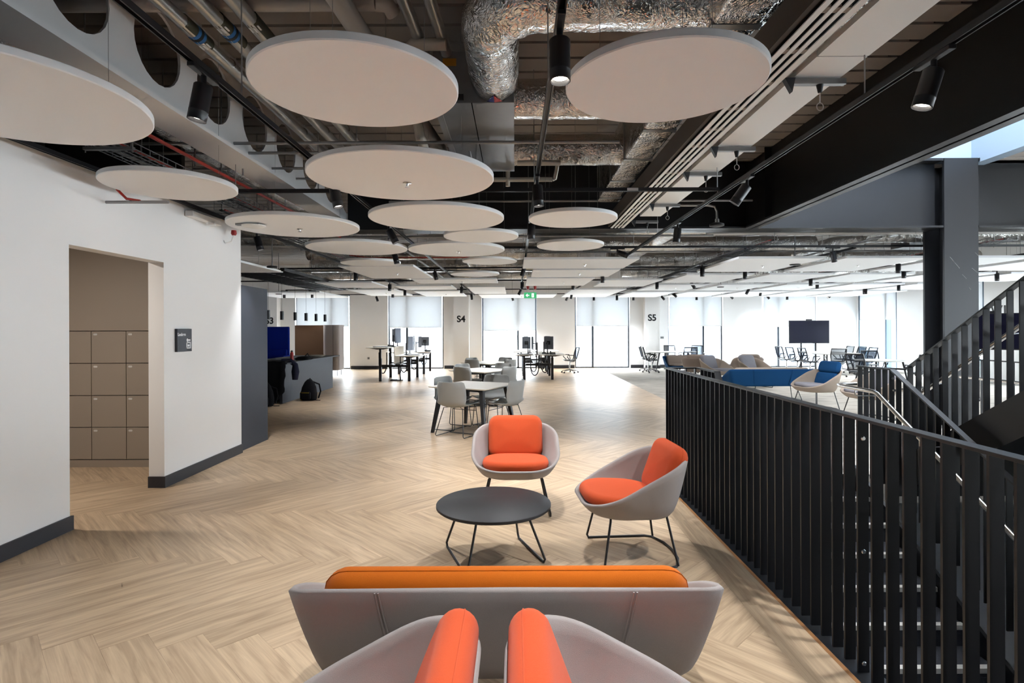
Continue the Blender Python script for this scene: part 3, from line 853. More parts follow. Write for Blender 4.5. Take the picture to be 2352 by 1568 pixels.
for i, (x, y, d, lab) in enumerate(discs):
    t = thing('acoustic_disc', lab, 'ceiling disc', (x, y, DZB), group='round acoustic discs')
    r = d / 2
    MB().lathe([(0, 0), (r - 0.006, 0), (r, 0.006), (r, 0.038), (r - 0.004, 0.042), (0, 0.042)], 72).build('panel', 'felt', t, True)
    for k in range(3):
        a = 0.5 + k * 2 * PI / 3
        MB().rod((r * 0.7 * math.cos(a), r * 0.7 * math.sin(a), 0.042), (r * 0.7 * math.cos(a), r * 0.7 * math.sin(a), DECK_Z - DZB - 0.05), 0.0016, 5).build('suspension_wire', 'conduit', t)
    if i in (4, 6, 10): sprinkler(t, 0.02, 0.1, 0)
det = thing('smoke_detector', 'white dome detector under the disc by the wall end', 'detector', (-3.05, 6.5, DZB))
MB().box(-0.17, -0.03, -0.022, 0.1, 0.03, -0.002).build('mount', 'galv', det)
MB().lathe([(0, -0.05), (0.1, -0.045), (0.13, -0.03), (0.13, -0.022), (0, -0.022)], 24, (0.03, 0, 0)).build('dome', 'slot_white', det, True)

# rectangular rafts
rafts = [
    (-3.43, -1.97, 10.9, 13.5, 'white rectangular raft above the left side of the white tables, nearest'),
    (-2.55, -0.45, 13.8, 15.0, 'long thin white raft above the third white table'),
    (-3.4, -1.8, 15.9, 17.4, 'white rectangular raft third along over the left desks'),
    (-3.3, -1.8, 18.1, 21.0, 'white rectangular raft nearest the window left of the S4 column'),
    (-5.2, -3.72, 14.6, 16.5, 'white rectangular raft right of the black slatted canopy'),
    (-5.2, -3.72, 17.3, 20.4, 'white rectangular raft above the raised left desk'),
    (-6.3, -4.95, 10.0, 12.0, 'white rectangular raft emerging from behind the left wall'),
    (0.16, 2.2, 9.9, 11.4, 'wide white raft just beyond the black beam, centre'),
    (0.38, 2.2, 11.7, 13.3, 'white raft second in the centre bay beyond the beam'),
    (0.3, 1.95, 13.6, 16.0, 'white raft third in the centre bay, above the exit sign'),
    (2.3, 3.75, 14.2, 16.4, 'white raft above the open floor before the S5 column'),
    (1.8, 3.5, 17.6, 21.8, 'white raft nearest the window right of the cable desks'),
    (-1.4, -0.3, 16.4, 19.6, 'white raft in the bay above the far white table'),
    (-1.3, 1.5, 20.0, 22.2, 'white raft at the window between S4 and the desks'),
    (-9.0, -6.4, 18.4, 21.6, 'white raft over the blue high-backed booth'),
]
bays = [(3.95, 5.5, 'above the grey lounge chairs'), (5.85, 7.35, 'above the blue sofa'), (7.7, 9.2, 'above the presentation table'), (9.55, 11.05, 'above the round side table'), (11.4, 13.2, 'nearest the right windows')]
for x0, x1, ph in bays:
    for k, (y0, y1) in enumerate(((9.9, 12.2), (12.9, 15.1), (15.9, 18.2), (18.9, 22.0))):
        rafts.append((x0, x1, y0, y1, 'white rectangular raft %s, %s from the black beam' % (ph, ORD[k])))
for i, (x0, x1, y0, y1, lab) in enumerate(rafts):
    t = thing('acoustic_raft', lab, 'ceiling raft', ((x0 + x1) / 2, (y0 + y1) / 2, DZB - 0.01), group='rectangular acoustic rafts')
    w_, d_ = (x1 - x0) / 2, (y1 - y0) / 2
    MB().box(-w_, -d_, 0, w_, d_, 0.042).build('panel', 'raft', t, bevel=0.004)
    for sx in (-0.8, 0.8):
        for sy in (-0.8, 0.8):
            MB().rod((sx * w_, sy * d_, 0.042), (sx * w_, sy * d_, DECK_Z - DZB - 0.04), 0.0016, 5).build('suspension_wire', 'conduit', t)
    if i % 2 == 1 or i in (0, 8): sprinkler(t, 0.15, 0, 0)
# black slatted canopy over the counter
t = thing('slatted_canopy', 'black slatted ceiling canopy over the dark counter', 'canopy', (-5.6, 0, 2.86))
for y in [11.9 + 0.25 * k for k in range(24)]:
    MB().box(-0.75, y, 0, 0.75, y + 0.04, 0.05).build('slat', 'black', t)
for x in (-0.76, 0.18, 0.72): MB().box(x, 11.8, 0.0, x + 0.04, 17.8, 0.06).build('side_bar', 'black', t)

# lighting tracks
TZ = 2.95
tracks_l = [(-3.5, 2.2, 22.3, 'beside the white wall'), (-1.6, -2.5, 22.3, 'over the left of the wood floor'), (0.2, -2.5, 22.3, 'over the coffee table'), (2.06, -2.5, 22.3, 'beside the slot diffuser'),
            (3.9, 9.5, 22.3, 'over the grey lounge chairs'), (5.75, 9.5, 22.3, 'over the blue sofa'), (7.6, 9.5, 22.3, 'past the presentation screen'), (9.45, 9.5, 22.3, 'over the side table'), (11.3, 9.5, 22.3, 'by the right windows'), (-5.35, 9.0, 22.3, 'over the dark counter')]
tracks_c = [(5.6, -3.48, 2.04, 'crossing under the big discs'), (9.55, -3.48, 13.2, 'just beyond the black beam'), (12.7, -5.3, 13.2, 'second beyond the black beam'), (16.0, -8, 13.2, 'third beyond the black beam'), (19.6, -8, 13.2, 'fourth beyond the black beam'), (22.25, -8, 13.2, 'along the far windows')]
def track_mesh(L, axis):
    b = MB()
    prof = [(-0.018, 0), (-0.018, 0.034), (0.018, 0.034), (0.018, 0), (0.011, 0), (0.011, 0.024), (-0.011, 0.024), (-0.011, 0)]
    if axis: A = [(x, 0, z) for x, z in prof]; B = [(x, L, z) for x, z in prof]
    else: A = [(0, x, z) for x, z in prof]; B = [(L, x, z) for x, z in prof]
    return b.loops([A, B])
for X, y0, y1, ph in tracks_l:
    t = thing('lighting_track', 'black ceiling track running away ' + ph, 'light track', (X, y0, TZ))
    track_mesh(y1 - y0, True).build('rail', 'black_satin', t)
    y = 1.0
    while y < y1 - y0:
        MB().rod((0, y, 0.034), (0, y, DECK_Z - TZ - 0.05), 0.004, 6).build('suspension_rod', 'conduit', t); y += 2.4
for Y, x0, x1, ph in tracks_c:
    t = thing('lighting_track', 'black cross track ' + ph, 'light track', (x0, Y, TZ + 0.036))
    track_mesh(x1 - x0, False).build('rail', 'black_satin', t)
    x = 0.7
    while x < x1 - x0:
        MB().rod((x, 0, 0.034), (x, 0, DECK_Z - TZ - 0.086), 0.004, 6).build('suspension_rod', 'conduit', t); x += 2.4
    if Y < 10: MB().box(min(4.6, x1 - x0 - 0.3), -0.02, 0.002, min(4.6, x1 - x0 - 0.3) + 0.11, -0.019, 0.03).build('label', 'wall_shade', t)

# spotlights
spot_proto = {}
def make_spot():
    t = thing('track_spotlight', 'x', 'spotlight', (0, 0, 0), group='black track spotlights')
    MB().box(-0.018, -0.12, -0.022, 0.018, 0.12, 0.0).build('adapter', 'black_satin', t, bevel=0.003)
    MB().rod((0, 0, -0.075), (0, 0, -0.02), 0.014, 10).build('stem', 'black_satin', t, True)
    # body hangs from the stem; its origin is the pivot
    bo = MB().lathe([(0, 0), (0.042, 0), (0.046, -0.005), (0.046, -0.135), (0.0466, -0.136), (0.0466, -0.141), (0.046, -0.142), (0.046, -0.185), (0.041, -0.186), (0.037, -0.165), (0, -0.165)], 28).build('body', 'black_satin', t, True)
    bo.location = (0, 0, -0.07)
    le = MB().lathe([(0, -0.166), (0.036, -0.166)], 24).build('lens', 'lamp_glow', bo)
    return t
spot0 = make_spot()
spots = [  # pixel of the body, tilt about x, tilt about y (degrees), lit
    (468, 217, 3, 10), (1282, 145, 4, 0), (2145, 178, -4, 16), (1716, 434, -12, 34), (767, 449, 4, -14), (1237, 452, 3, -4), (590, 560, 0, -16), (893, 540, 0, -30), (1222, 533, 0, 0), (1557, 528, 3, 8),
    (905, 593, 0, -16), (817, 630, 0, 0), (1418, 587, 0, -70), (1913, 588, -10, -14), (998, 641, 0, -14), (1207, 625, 0, 18), (1354, 641, 0, 0), (1613, 618, 0, 0), (1711, 637, 0, 0), (1862, 645, 0, 0), (2063, 611, 0, 0), (2076, 635, 0, 0),
    (1509, 652, 0, 0), (1587, 661, 0, -34), (1720, 667, 0, 28), (1877, 661, 0, 0), (1748, 678, 0, 10), (1985, 666, 0, 0), (1808, 685, 0, 0), (895, 658, 0, 0), (930, 670, 0, 0), (902, 683, 0, 0), (1060, 664, 0, 0), (1063, 683, 0, -6), (1201, 656, 0, 0), (1198, 672, 0, 26),
    (1316, 663, 0, 0), (1291, 681, 0, 10), (1301, 686, 0, 24), (1417, 682, 0, 0), (1519, 683, 0, -40), (1545, 681, 0, -50), (1600, 688, 0, 0), (1676, 692, 0, -44), (1760, 692, 0, -40), (1918, 691, 0, 0), (1910, 685, 0, 50), (653, 680, 0, 0), (660, 688, 0, -20), (717, 685, 0, 0), (1455, 694, 0, 0), (1364, 694, 0, 0), (1176, 694, 0, -14), (2014, 688, 0, 0), (2290, 640, 0, 0), (2310, 660, 0, 0), (2252, 668, 0, 0),
]
extra = [(-1.6, 1.0), (0.2, 0.7), (2.06, 1.0)]
placed = []
for px, py, tx, ty in spots:
    u, v = uv(px, py)
    Y = 1.16 * F / -v; X = u * Y / F
    cand = [(abs(X - t[0]), ('l', k)) for k, t in enumerate(tracks_l) if t[1] - 0.2 <= Y <= t[2] + 0.3] + [(abs(Y - t[0]) / 1.6, ('c', k)) for k, t in enumerate(tracks_c) if t[1] <= X <= t[2]]
    if not cand: continue
    k = min(cand)[1]
    if k[0] == 'l':
        X = tracks_l[k[1]][0]; Y = min(max(abs(X * F / u) if abs(u) > 120 else Y, tracks_l[k[1]][1]), tracks_l[k[1]][2])
        if abs(u) > 120 and abs(Y - 1.16 * F / -v) > 0.12 * Y: Y = 1.16 * F / -v
    else:
        Y = tracks_c[k[1]][0]; X = u * Y / F
    placed.append((k, X, Y, tx, ty))
for X, Y in extra:
    placed.append((('l', [t[0] for t in tracks_l].index(X)), X, Y, 0, 0))
from collections import defaultdict
bytr = defaultdict(list)
for p in placed: bytr[p[0]].append(p)
firstspot = True
for k, lst in bytr.items():
    lst.sort(key=lambda p: p[2] if k[0] == 'l' else p[1])
    vis = [p for p in lst if p[2] > 2.0]
    for p in lst:
        _, X, Y, tx, ty = p
        if k[0] == 'l': ph = 'on the track ' + tracks_l[k[1]][3]; zz = TZ
        else: ph = 'on the cross track ' + tracks_c[k[1]][3]; zz = TZ + 0.036
        if p in vis: lab = '%s black spotlight %s %s' % (ORD[vis.index(p)], 'from the front' if k[0] == 'l' else 'from the left', ph)
        else: lab = '%s black spotlight behind the viewpoint %s' % (ORD[lst.index(p)], ph)
        if firstspot: o = spot0; o.location = (X, Y, zz); o['label'] = lab; firstspot = False
        else: o = dup(spot0, (X, Y, zz), 0, lab)
        if k[0] == 'c': o.rotation_euler = (0, 0, PI / 2)
        for ch in o.children:
            if ch.name.startswith('body'):
                rot = Euler((math.radians(-tx), math.radians(ty), 0))
                if k[0] == 'c': rot = Euler((math.radians(ty), math.radians(tx), 0))
                ch.rotation_euler = rot
                l = bpy.data.lights.new('spot_lamp', 'SPOT'); l.energy = SPOT_W; l.spot_size = 1.5; l.spot_blend = 0.8; l.shadow_soft_size = 0.045; l.color = (0.95, 0.97, 1.0)
                lo = bpy.data.objects.new('spot_lamp', l); C.objects.link(lo); lo.parent = ch; lo.location = (0, 0, -0.19)

# linear slot diffuser and the flat panel beside it
t = thing('slot_diffuser', 'long white linear slot diffuser with three dark slots', 'air diffuser', (0, 0, BZ))
sx = [1.51, 1.562, 1.614, 1.666, 1.716]
for a, bx_ in ((1.51, 1.545), (1.572, 1.597), (1.624, 1.649), (1.676, 1.716)):
    MB().box(a, -1.5, 0, bx_, 8.85, 0.007).build('blade', 'slot_white', t)
MB().box(1.5, -1.5, 0.02, 1.726, 8.85, 0.2).build('plenum', 'slot_dark', t)
MB().box(1.47, -1.5, 0.02, 1.505, 8.85, 0.2).build('side_flange', 'taupe_dark', t)
b = MB(); y = -1.0
while y < 8.8:
    for a in (1.545, 1.597, 1.649): b.box(a, y, 0.004, a + 0.027, y + 0.05, 0.02)
    y += 0.42
b.build('spacer', 'taupe', t)['kind'] = 'stuff'
t = thing('ceiling_panel', 'long white flat radiant panel beside the slot diffuser', 'ceiling panel', (0, 0, BZ))
y = -1.4
while y < 8.0:
    MB().box(1.79, y, 0.02, 2.09, min(y + 2.35, 8.4), 0.06).build('panel_section', 'slot_white', t); y += 2.36
for k, yy in enumerate((2.2, 3.6, 4.95, 5.75, 7.2, 8.3)):
    t = thing('panel_hanger', 'grey hanger bar under the white panel, %s from the front' % ORD[k], 'hanger', (0, yy, BZ - 0.02), group='hanger bars under the panel')
    MB().box(1.75, -0.02, -0.005, 2.12, 0.02, 0.03).build('channel', 'galv', t)
    MB().add([(1.72, -0.03, 0.03), (1.79, -0.03, 0.03), (1.77, -0.03, -0.06), (1.72, 0.01, 0.03), (1.79, 0.01, 0.03), (1.77, 0.01, -0.06)], [(0, 1, 2), (5, 4, 3), (0, 3, 4, 1), (1, 4, 5, 2), (2, 5, 3, 0)]).build('clip', 'monitor', t)
    MB().lathe([(0, 0), (0.022, 0), (0.012, -0.05), (0, -0.052)], 12, (1.96, 0, -0.005)).build('sensor_cone', 'black', t, True)
    pts = [(1.96, 0, -0.055), (1.96, 0, -0.12)] + [(1.96 + 0.022 * math.sin(a), 0, -0.145 + 0.025 * math.cos(a)) for a in [0.6 * q for q in range(11)]]
    MB().tube(pts, 0.003, 6).build('wire_loop', 'wall_shade', t, True)

# ---------------- ducts
def duct(path, r, name, label, bands=True, sq=None):
    t = thing(name, label, 'duct', (0, 0, 0))
    # subdivide and jitter the radius so the wrap looks dented
    rnd = random.Random(len(label)); P = []
    for i in range(len(path) - 1):
        a, c = Vector(path[i]), Vector(path[i + 1]); n = max(2, int((c - a).length / 0.09))
        for k in range(n): P.append(a.lerp(c, k / n))
    P.append(Vector(path[-1]))
    R = [r * (1 + rnd.uniform(-0.025, 0.02)) for _ in P]
    MB().tube(P, R, 28).build('foil_wrap', 'foil', t, True)
    return t
def arc(c, r, a0, a1, z, n=9):
    return [(c[0] + r * math.cos(a0 + (a1 - a0) * k / n), c[1] + r * math.sin(a0 + (a1 - a0) * k / n), z) for k in range(n + 1)]
dz = 3.66
t = duct([(2.4, 3.45, dz + 0.03), (0.22, 3.45, dz)] + arc((0.22, 3.83), 0.38, -PI / 2, -PI, dz)[1:] + [(-0.16, 4.56, dz)], 0.2, 'foil_duct', 'big silver foil duct bending towards the fan coil unit')
b = MB()
for sx_, mm in ((-1, 'blue_label'), (1, 'red_label')):
    a0 = -PI / 2; a1 = a0 + sx_ * 0.32; rr = 0.207; P0 = (-0.16, 4.54, dz)
    MB().add([(P0[0] + rr * math.cos(a0), 4.55, dz + rr * math.sin(a0)), (P0[0] + rr * math.cos(a1), 4.55, dz + rr * math.sin(a1)), (P0[0] + rr * math.cos(a0), 4.42, dz + rr * math.sin(a0))], [(0, 1, 2)]).build('warning_sticker', mm, t)
duct([(0.0, 4.95, 3.64), (1.3, 4.95, 3.64)], 0.17, 'foil_duct', 'silver foil duct branch behind the top right disc')
duct([(0.0, 6.35, 3.64), (1.3, 6.35, 3.64)], 0.17, 'foil_duct', 'silver foil duct branch above the small disc by the black beam')
t = thing('plenum_box', 'silver foil wrapped plenum along the slot diffuser', 'duct', (0, 0, 0))
MB().box(1.2, 2.6, 3.46, 1.5, 8.2, 3.98).build('foil_wrap', 'foil', t, bevel=0.02)
for y in (3.4, 4.3, 5.2, 6.1, 7.0, 7.9): MB().box(1.195, y, 3.455, 1.505, y + 0.06, 3.985).build('tape_band', 'galv', t)
t = thing('fan_coil_unit', 'grey galvanised fan coil unit at the end of the foil duct', 'ceiling unit', (-0.33, 5.57, 3.46))
MB().box(-0.33, -1.0, 0, 0.33, 1.0, 0.42).build('casing', 'galv', t, bevel=0.004)
MB().box(-0.335, -1.0, -0.012, -0.28, 1.0, 0.0).build('slotted_rail', 'conduit', t)
MB().box(-0.02, -1.0, -0.003, -0.012, 1.0, 0.0).build('seam', 'slot_dark', t)
MB().box(-0.25, -1.004, 0.3, -0.14, -1.0, 0.36).build('label', 'orange_label', t)
MB().box(-0.32, -1.03, 0.02, -0.08, -1.0, 0.06).build('control_strip', 'black', t)
MB().lathe([(0, 0), (0.008, 0), (0.008, 0.006), (0, 0.006)], 10, (-0.2, -1.0, 0.0)).build('status_lamp', 'red', t)

duct([(-3.35, -0.5, 3.68), (-3.35, 8.8, 3.68)], 0.2, 'foil_duct', 'long silver foil duct hidden left of the white beam above the wall')
# ---------------- pipes near the viewpoint
def pipe(path, r, m, label, name='service_pipe', n=12, cat='pipe', part='pipe_run'):
    t = thing(name, label, cat, (0, 0, 0))
    MB().tube(path, r, n).build(part, m, t, True)
    return t
t = pipe([(-6, 3.98, 3.93), (-0.98, 3.98, 3.93)], 0.052, 'pipe_grey', 'grey waste pipe across the top left of the ceiling')
MB().rod((-2.46, 3.98, 3.93), (-2.41, 3.98, 3.93), 0.058, 16).build('coupling', 'wall_shade', t, True)
pipe([(-1.25, 3.3, 3.9), (-1.07, 4.6, 3.75), (-0.85, 6.6, 3.7)], 0.075, 'pipe_grey', 'thick grey pipe running behind the top left disc')
pipe([(-0.98, 3.98, 3.93), (-0.9, 4.0, 3.93), (-0.87, 4.06, 3.9)], 0.056, 'pipe_grey', 'short grey pipe elbow at the top edge')
pipe([(-0.52, 4.3, 3.8), (-0.78, 4.3, 3.8), (-0.83, 4.33, 3.77), (-0.83, 4.5, 3.62)], 0.045, 'pipe_cream', 'cream condensate pipe left of the duct elbow')
for k, (X, z, r) in enumerate(((-2.34, 3.8, 0.05), (-2.1, 3.82, 0.052), (-1.88, 3.84, 0.056))):
    t = pipe([(X, 2.2, z), (X, 8.85, z - 0.02)], r, 'lagging', 'foil lagged pipe beside the white beam, %s from the beam' % ORD[k], 'lagged_pipe')
    y0 = 3.95 + 0.02 * k
    MB().rod((X, y0, z), (X, y0 + 0.34, z), r + 0.004, 18).build('identification_band', 'green_band', t, True)
    if k < 2:
        MB().rod((X, y0 + 0.13, z), (X, y0 + 0.23, z), r + 0.006, 18).build('identification_band', 'blue_band', t, True)
        MB().rod((X, y0 + 0.165, z), (X, y0 + 0.195, z), r + 0.008, 18).build('identification_band', 'black', t, True)
    for q in range(3):
        an = -PI / 2 + (q - 1) * 0.5 + 0.3
        MB().cbox((X + (r + 0.006) * math.cos(an), y0 + (0.28 if k == 0 else 0.06), z + (r + 0.006) * math.sin(an)), (0.012, 0.06, 0.006)).build('flow_arrow', 'white_print', t)
    for yy in (4.6, 5.4, 6.2, 7.0):
        MB().rod((X, yy, z), (X, yy + 0.02, z), r + 0.003, 16).build('tape', 'stainless', t, True)
for k, (X, z) in enumerate(((-0.78, 3.86), (-0.6, 3.86))):
    pipe([(X, 3.0, z), (X + 0.05, 4.4, z), (X + 0.06, 4.5, z - 0.03)], 0.045, 'lagging', 'foil lagged pipe stub near the duct elbow, %s' % ('left one' if k == 0 else 'right one'), 'lagged_pipe')
cond = [([(-3.9, 5.45, 3.43), (1.02, 5.45, 3.43)], 0.016, 'long steel conduit across the ceiling behind the second row of discs'),
        ([(-3.7, 5.75, 3.43), (-2.0, 5.75, 3.43)], 0.016, 'steel conduit just below the long cross conduit, left'),
        ([(-3.6, 6.3, 3.43), (-1.9, 6.3, 3.43)], 0.014, 'third steel conduit crossing the white beam'),
        ([(-3.4, 7.0, 3.5), (-1.9, 7.0, 3.5)], 0.014, 'fourth steel conduit crossing the white beam'),
        ([(-3.4, 7.5, 3.46), (-1.9, 7.5, 3.46)], 0.014, 'fifth steel conduit crossing the white beam'),
        ([(-1.9, 8.5, 3.55), (3.6, 8.5, 3.55)], 0.016, 'steel conduit in front of the black beam')]
for p, r, lab in cond: pipe(p, r, 'conduit', lab, 'conduit', 8, 'conduit')
for k, (x, y) in enumerate(((-3.1, 5.45), (-2.78, 5.75), (-3.0, 5.75), (-2.2, 6.3))):
    t = pipe([(x, y, 3.2), (x, y, DECK_Z - 0.05)], 0.008, 'conduit', 'threaded hanger rod holding the conduits, %s from the wall' % ORD[k], 'hanger_rod', 6, 'rod')
    MB().box(x - 0.02, y - 0.025, 3.38, x + 0.02, y + 0.025, 3.41).build('bracket', 'galv', t)
t = pipe([(-0.3, 6.7, 3.4), (0.45, 6.7, 3.4)], 0.028, 'pipe_cream', 'cream drain pipe with elbows above the second disc')
MB().tube([(0.45, 6.7, 3.4), (0.48, 6.7, 3.41), (0.5, 6.65, 3.5), (0.52, 6.5, 3.66)], 0.028, 10).build('elbow', 'stainless', t, True)
MB().rod((-0.08, 6.7, 3.32), (-0.08, 6.7, 3.6), 0.028, 10).build('riser', 'pipe_cream', t, True)
pipe([(0.03, 6.1, 3.42), (0.5, 6.1, 3.42)], 0.03, 'pipe_cream', 'short cream pipe under the foil branch')
t = pipe([(-0.95, 5.1, 3.9), (-0.92, 5.5, 3.5), (-0.9, 5.6, 3.42)], 0.05, 'pipe_cream', 'cream pipe behind the top left disc')
t = pipe([(-0.75, 5.6, 3.9), (-0.5, 5.75, 3.6), (-0.45, 5.85, 3.4), (-0.6, 5.8, 3.25), (-0.75, 5.7, 3.2)], 0.012, 'conduit', 'looping grey flexible conduit beside the fan coil unit', 'flexible_conduit', 8, 'conduit')
# downlight on a bent arm in front of the black beam
t = thing('pendant_detector', 'chrome bent-arm sprinkler head hanging before the black beam', 'sprinkler', (0, 0, 0))
MB().tube([(1.74, 8.0, 3.37), (2.75, 8.0, 3.37), (2.85, 8.0, 3.35), (2.88, 8.0, 3.28), (2.88, 8.0, 3.14)], 0.017, 10).build('arm', 'stainless', t, True)
MB().lathe([(0, 0), (0.05, 0), (0.1, -0.02), (0.1, -0.045), (0.05, -0.06), (0, -0.06)], 20, (2.88, 8.0, 3.12)).build('head', 'black', t, True)
MB().rod((2.88, 8.0, 3.12), (2.88, 8.0, 3.17), 0.035, 14).build('collar', 'stainless', t, True)

# ---------------- cable baskets along the left wall
def basket(x0, x1, y0, y1, z, lab):
    t = thing('cable_basket', lab, 'cable tray', (0, 0, 0))
    b = MB(); n = 6
    for k in range(n + 1):
        x = x0 + (x1 - x0) * k / n
        b.bar((x, y0, z), (x, y1, z), 0.006, 0.006)
    for zz in (0.05,):
        b.bar((x0, y0, z + zz), (x0, y1, z + zz), 0.006, 0.006); b.bar((x1, y0, z + zz), (x1, y1, z + zz), 0.006, 0.006)
    y = y0
    while y < y1:
        b.bar((x0, y, z), (x1, y, z), 0.006, 0.006); b.bar((x0, y, z), (x0, y, z + 0.05), 0.006, 0.006); b.bar((x1, y, z), (x1, y, z + 0.05), 0.006, 0.006); y += 0.12
    o = b.build('wire_mesh', 'galv', t); o['kind'] = 'stuff'
    rnd = random.Random(int(y0 * 10))
    for k in range(4):
        x = x0 + (x1 - x0) * rnd.uniform(0.15, 0.85)
        MB().tube([(x + rnd.uniform(-0.03, 0.03), y0 + (y1 - y0) * q / 8, z + 0.02 + rnd.uniform(0, 0.012)) for q in range(9)], 0.009, 6).build('cable', ['black', 'wall_shade', 'red_pipe', 'black'][k], t, True)
    y = y0 + 0.5
    while y < y1:
        MB().box(x0 - 0.04, y, z - 0.03, x1 + 0.04, y + 0.035, z - 0.005).build('support', 'galv', t)
        for x in (x0 - 0.03, x1 + 0.03): MB().rod((x, y + 0.017, z - 0.05), (x, y + 0.017, DECK_Z - 0.05), 0.005, 6).build('hanger', 'conduit', t)
        y += 1.5
    return t
basket(-3.42, -3.1, 2.5, 13.5, 3.1, 'wire cable basket running beside the top of the white wall')
basket(-4.2, -3.75, 7.6, 19.5, 3.22, 'wire cable basket over the left floor beyond the wall end')
basket(4.2, 4.7, 9.6, 21.5, 3.1, 'wire cable basket beyond the beam over the grey lounge chairs')
basket(8.2, 8.6, 9.6, 21.5, 3.1, 'wire cable basket beyond the beam over the presentation table')
pipe([(-2.95, 2.5, 3.2), (-2.98, 9.6, 3.2)], 0.016, 'red_pipe', 'thin red sprinkler pipe under the white beam')
t = pipe([(-3.55, 4.95, 2.98), (-3.5, 4.95, 2.86), (-3.42, 4.95, 2.78), (-3.3, 4.95, 2.76)], 0.012, 'red_pipe', 'red fire cable bending off the top of the wall', 'fire_cable', 8, 'cable')
pipe([(-3.6, 4.95, 2.75), (-3.05, 4.95, 2.75)], 0.014, 'conduit', 'short steel conduit beside the red fire cable', 'conduit', 8, 'conduit')
pipe([(-3.6, 6.9, 2.98), (-2.9, 6.9, 2.98)], 0.016, 'pipe_cream', 'cream conduit at the end of the white wall', 'conduit', 8, 'conduit')
t = thing('fire_sounder', 'red fire sounder near the end of the white wall', 'alarm', (-3.5, 7.0, 2.86))
MB().lathe([(0, 0), (0.028, 0), (0.034, -0.04), (0.024, -0.06), (0, -0.06)], 16).build('body', 'red', t, True)
MB().tube([(0, 0, -0.06), (-0.02, -0.02, -0.14), (-0.1, -0.02, -0.16), (-0.15, 0, -0.08)], 0.006, 6).build('cable', 'wall_white', t, True)
t = thing('wall_junction', 'white junction fitting at the top of the white wall', 'fitting', (-3.56, 6.45, 2.9))
MB().box(-0.05, -0.3, -0.03, 0.04, 0.3, 0.03).build('box', 'wall_white', t, bevel=0.006)
MB().lathe([(0, 0), (0.05, 0), (0.05, -0.03), (0, -0.04)], 16, (0.02, 0.1, -0.03)).build('cap', 'wall_white', t, True)

# ---------------- services beyond the beam
far_ducts = [
    ([(-11, 11.3, 3.5), (-4.6, 11.3, 3.5), (-4.2, 11.0, 3.45)], 0.19, 'foil duct bending behind the end of the white wall'),
    ([(-11, 10.2, 3.5), (-4.5, 10.2, 3.5), (-4.1, 9.9, 3.42)], 0.19, 'foil duct stub nearest the end of the white wall'),
    ([(-5, 13.6, 3.5), (1.5, 13.6, 3.5)], 0.2, 'foil duct crossing above the white tables'),
    ([(0.5, 10.6, 3.55), (7.0, 10.6, 3.55)], 0.2, 'foil duct crossing right behind the black beam'),
    ([(1.5, 12.2, 3.45), (6.5, 12.2, 3.45)], 0.16, 'foil duct second behind the black beam'),
    ([(6.8, 11.0, 3.5), (12.5, 11.0, 3.5)], 0.22, 'foil duct right of the steel column top'),
    ([(-6, 16.6, 3.5), (2.5, 16.6, 3.5)], 0.2, 'foil duct over the desks'),
    ([(2.5, 15.2, 3.5), (12.5, 15.2, 3.5)], 0.2, 'foil duct over the lounge furniture'),
    ([(3.5, 18.4, 3.5), (13, 18.4, 3.5)], 0.2, 'foil duct over the presentation table'),
    ([(-8, 19.4, 3.5), (1, 19.4, 3.5)], 0.2, 'foil duct over the booths'),
    ([(3.0, 9.7, 3.5), (3.0, 15, 3.5)], 0.15, 'foil duct running away beyond the beam'),
    ([(7.2, 9.8, 3.5), (7.2, 20, 3.5)], 0.16, 'foil duct running away over the blue sofa'),
    ([(-1.2, 9.8, 3.55), (-1.2, 19, 3.55)], 0.17, 'foil duct running away over the white tables'),
]
for p, r, lab in far_ducts: duct(p, r, 'foil_duct', lab)
far_pipes = [([(-5.0, 9.9, 3.25), (3.5, 9.9, 3.25)], 0.02, 'conduit', 'steel pipe directly behind the black beam, left half'), ([(0, 11.6, 3.2), (9, 11.6, 3.2)], 0.018, 'conduit', 'steel pipe above the cross track beyond the beam'),
             ([(3.4, 10.0, 3.3), (13, 10.0, 3.3)], 0.03, 'pipe_grey', 'pale pipe behind the beam on the right'), ([(-2.2, 9.8, 3.2), (-2.2, 20, 3.2)], 0.02, 'conduit', 'steel conduit running away over the left tables'),
             ([(6.4, 9.8, 3.2), (6.4, 20, 3.2)], 0.02, 'conduit', 'steel conduit running away over the blue sofa'), ([(-6, 14.7, 3.15), (10, 14.7, 3.15)], 0.02, 'conduit', 'long steel cross conduit above the lounge'),
             ([(-6, 17.6, 3.15), (12, 17.6, 3.15)], 0.02, 'conduit', 'long steel cross conduit above the desks'), ([(-3.3, 11.2, 3.1), (-2.9, 11.2, 3.05), (-2.8, 11.2, 3.05), (-0.9, 11.2, 3.05)], 0.012, 'red_pipe', 'thin red pipe beyond the beam')]
for p, r, m, lab in far_pipes: pipe(p, r, m, lab, 'service_pipe', 8)
for k, (x, y) in enumerate(((-1.0, 10.0), (4.9, 10.2), (0.9, 12.4), (5.6, 13.2), (8.4, 12.2), (10.2, 14))):
    t = thing('air_unit', 'galvanised ceiling unit beyond the beam, %s in line' % ORD[k], 'ceiling unit', (x, y, 3.6), group='galvanised units beyond the beam')
    MB().box(-0.6, -0.35, 0, 0.6, 0.35, 0.35).build('casing', 'galv', t, bevel=0.006)
    MB().box(-0.62, -0.05, 0.1, -0.6, 0.2, 0.28).build('access_plate', 'conduit', t)
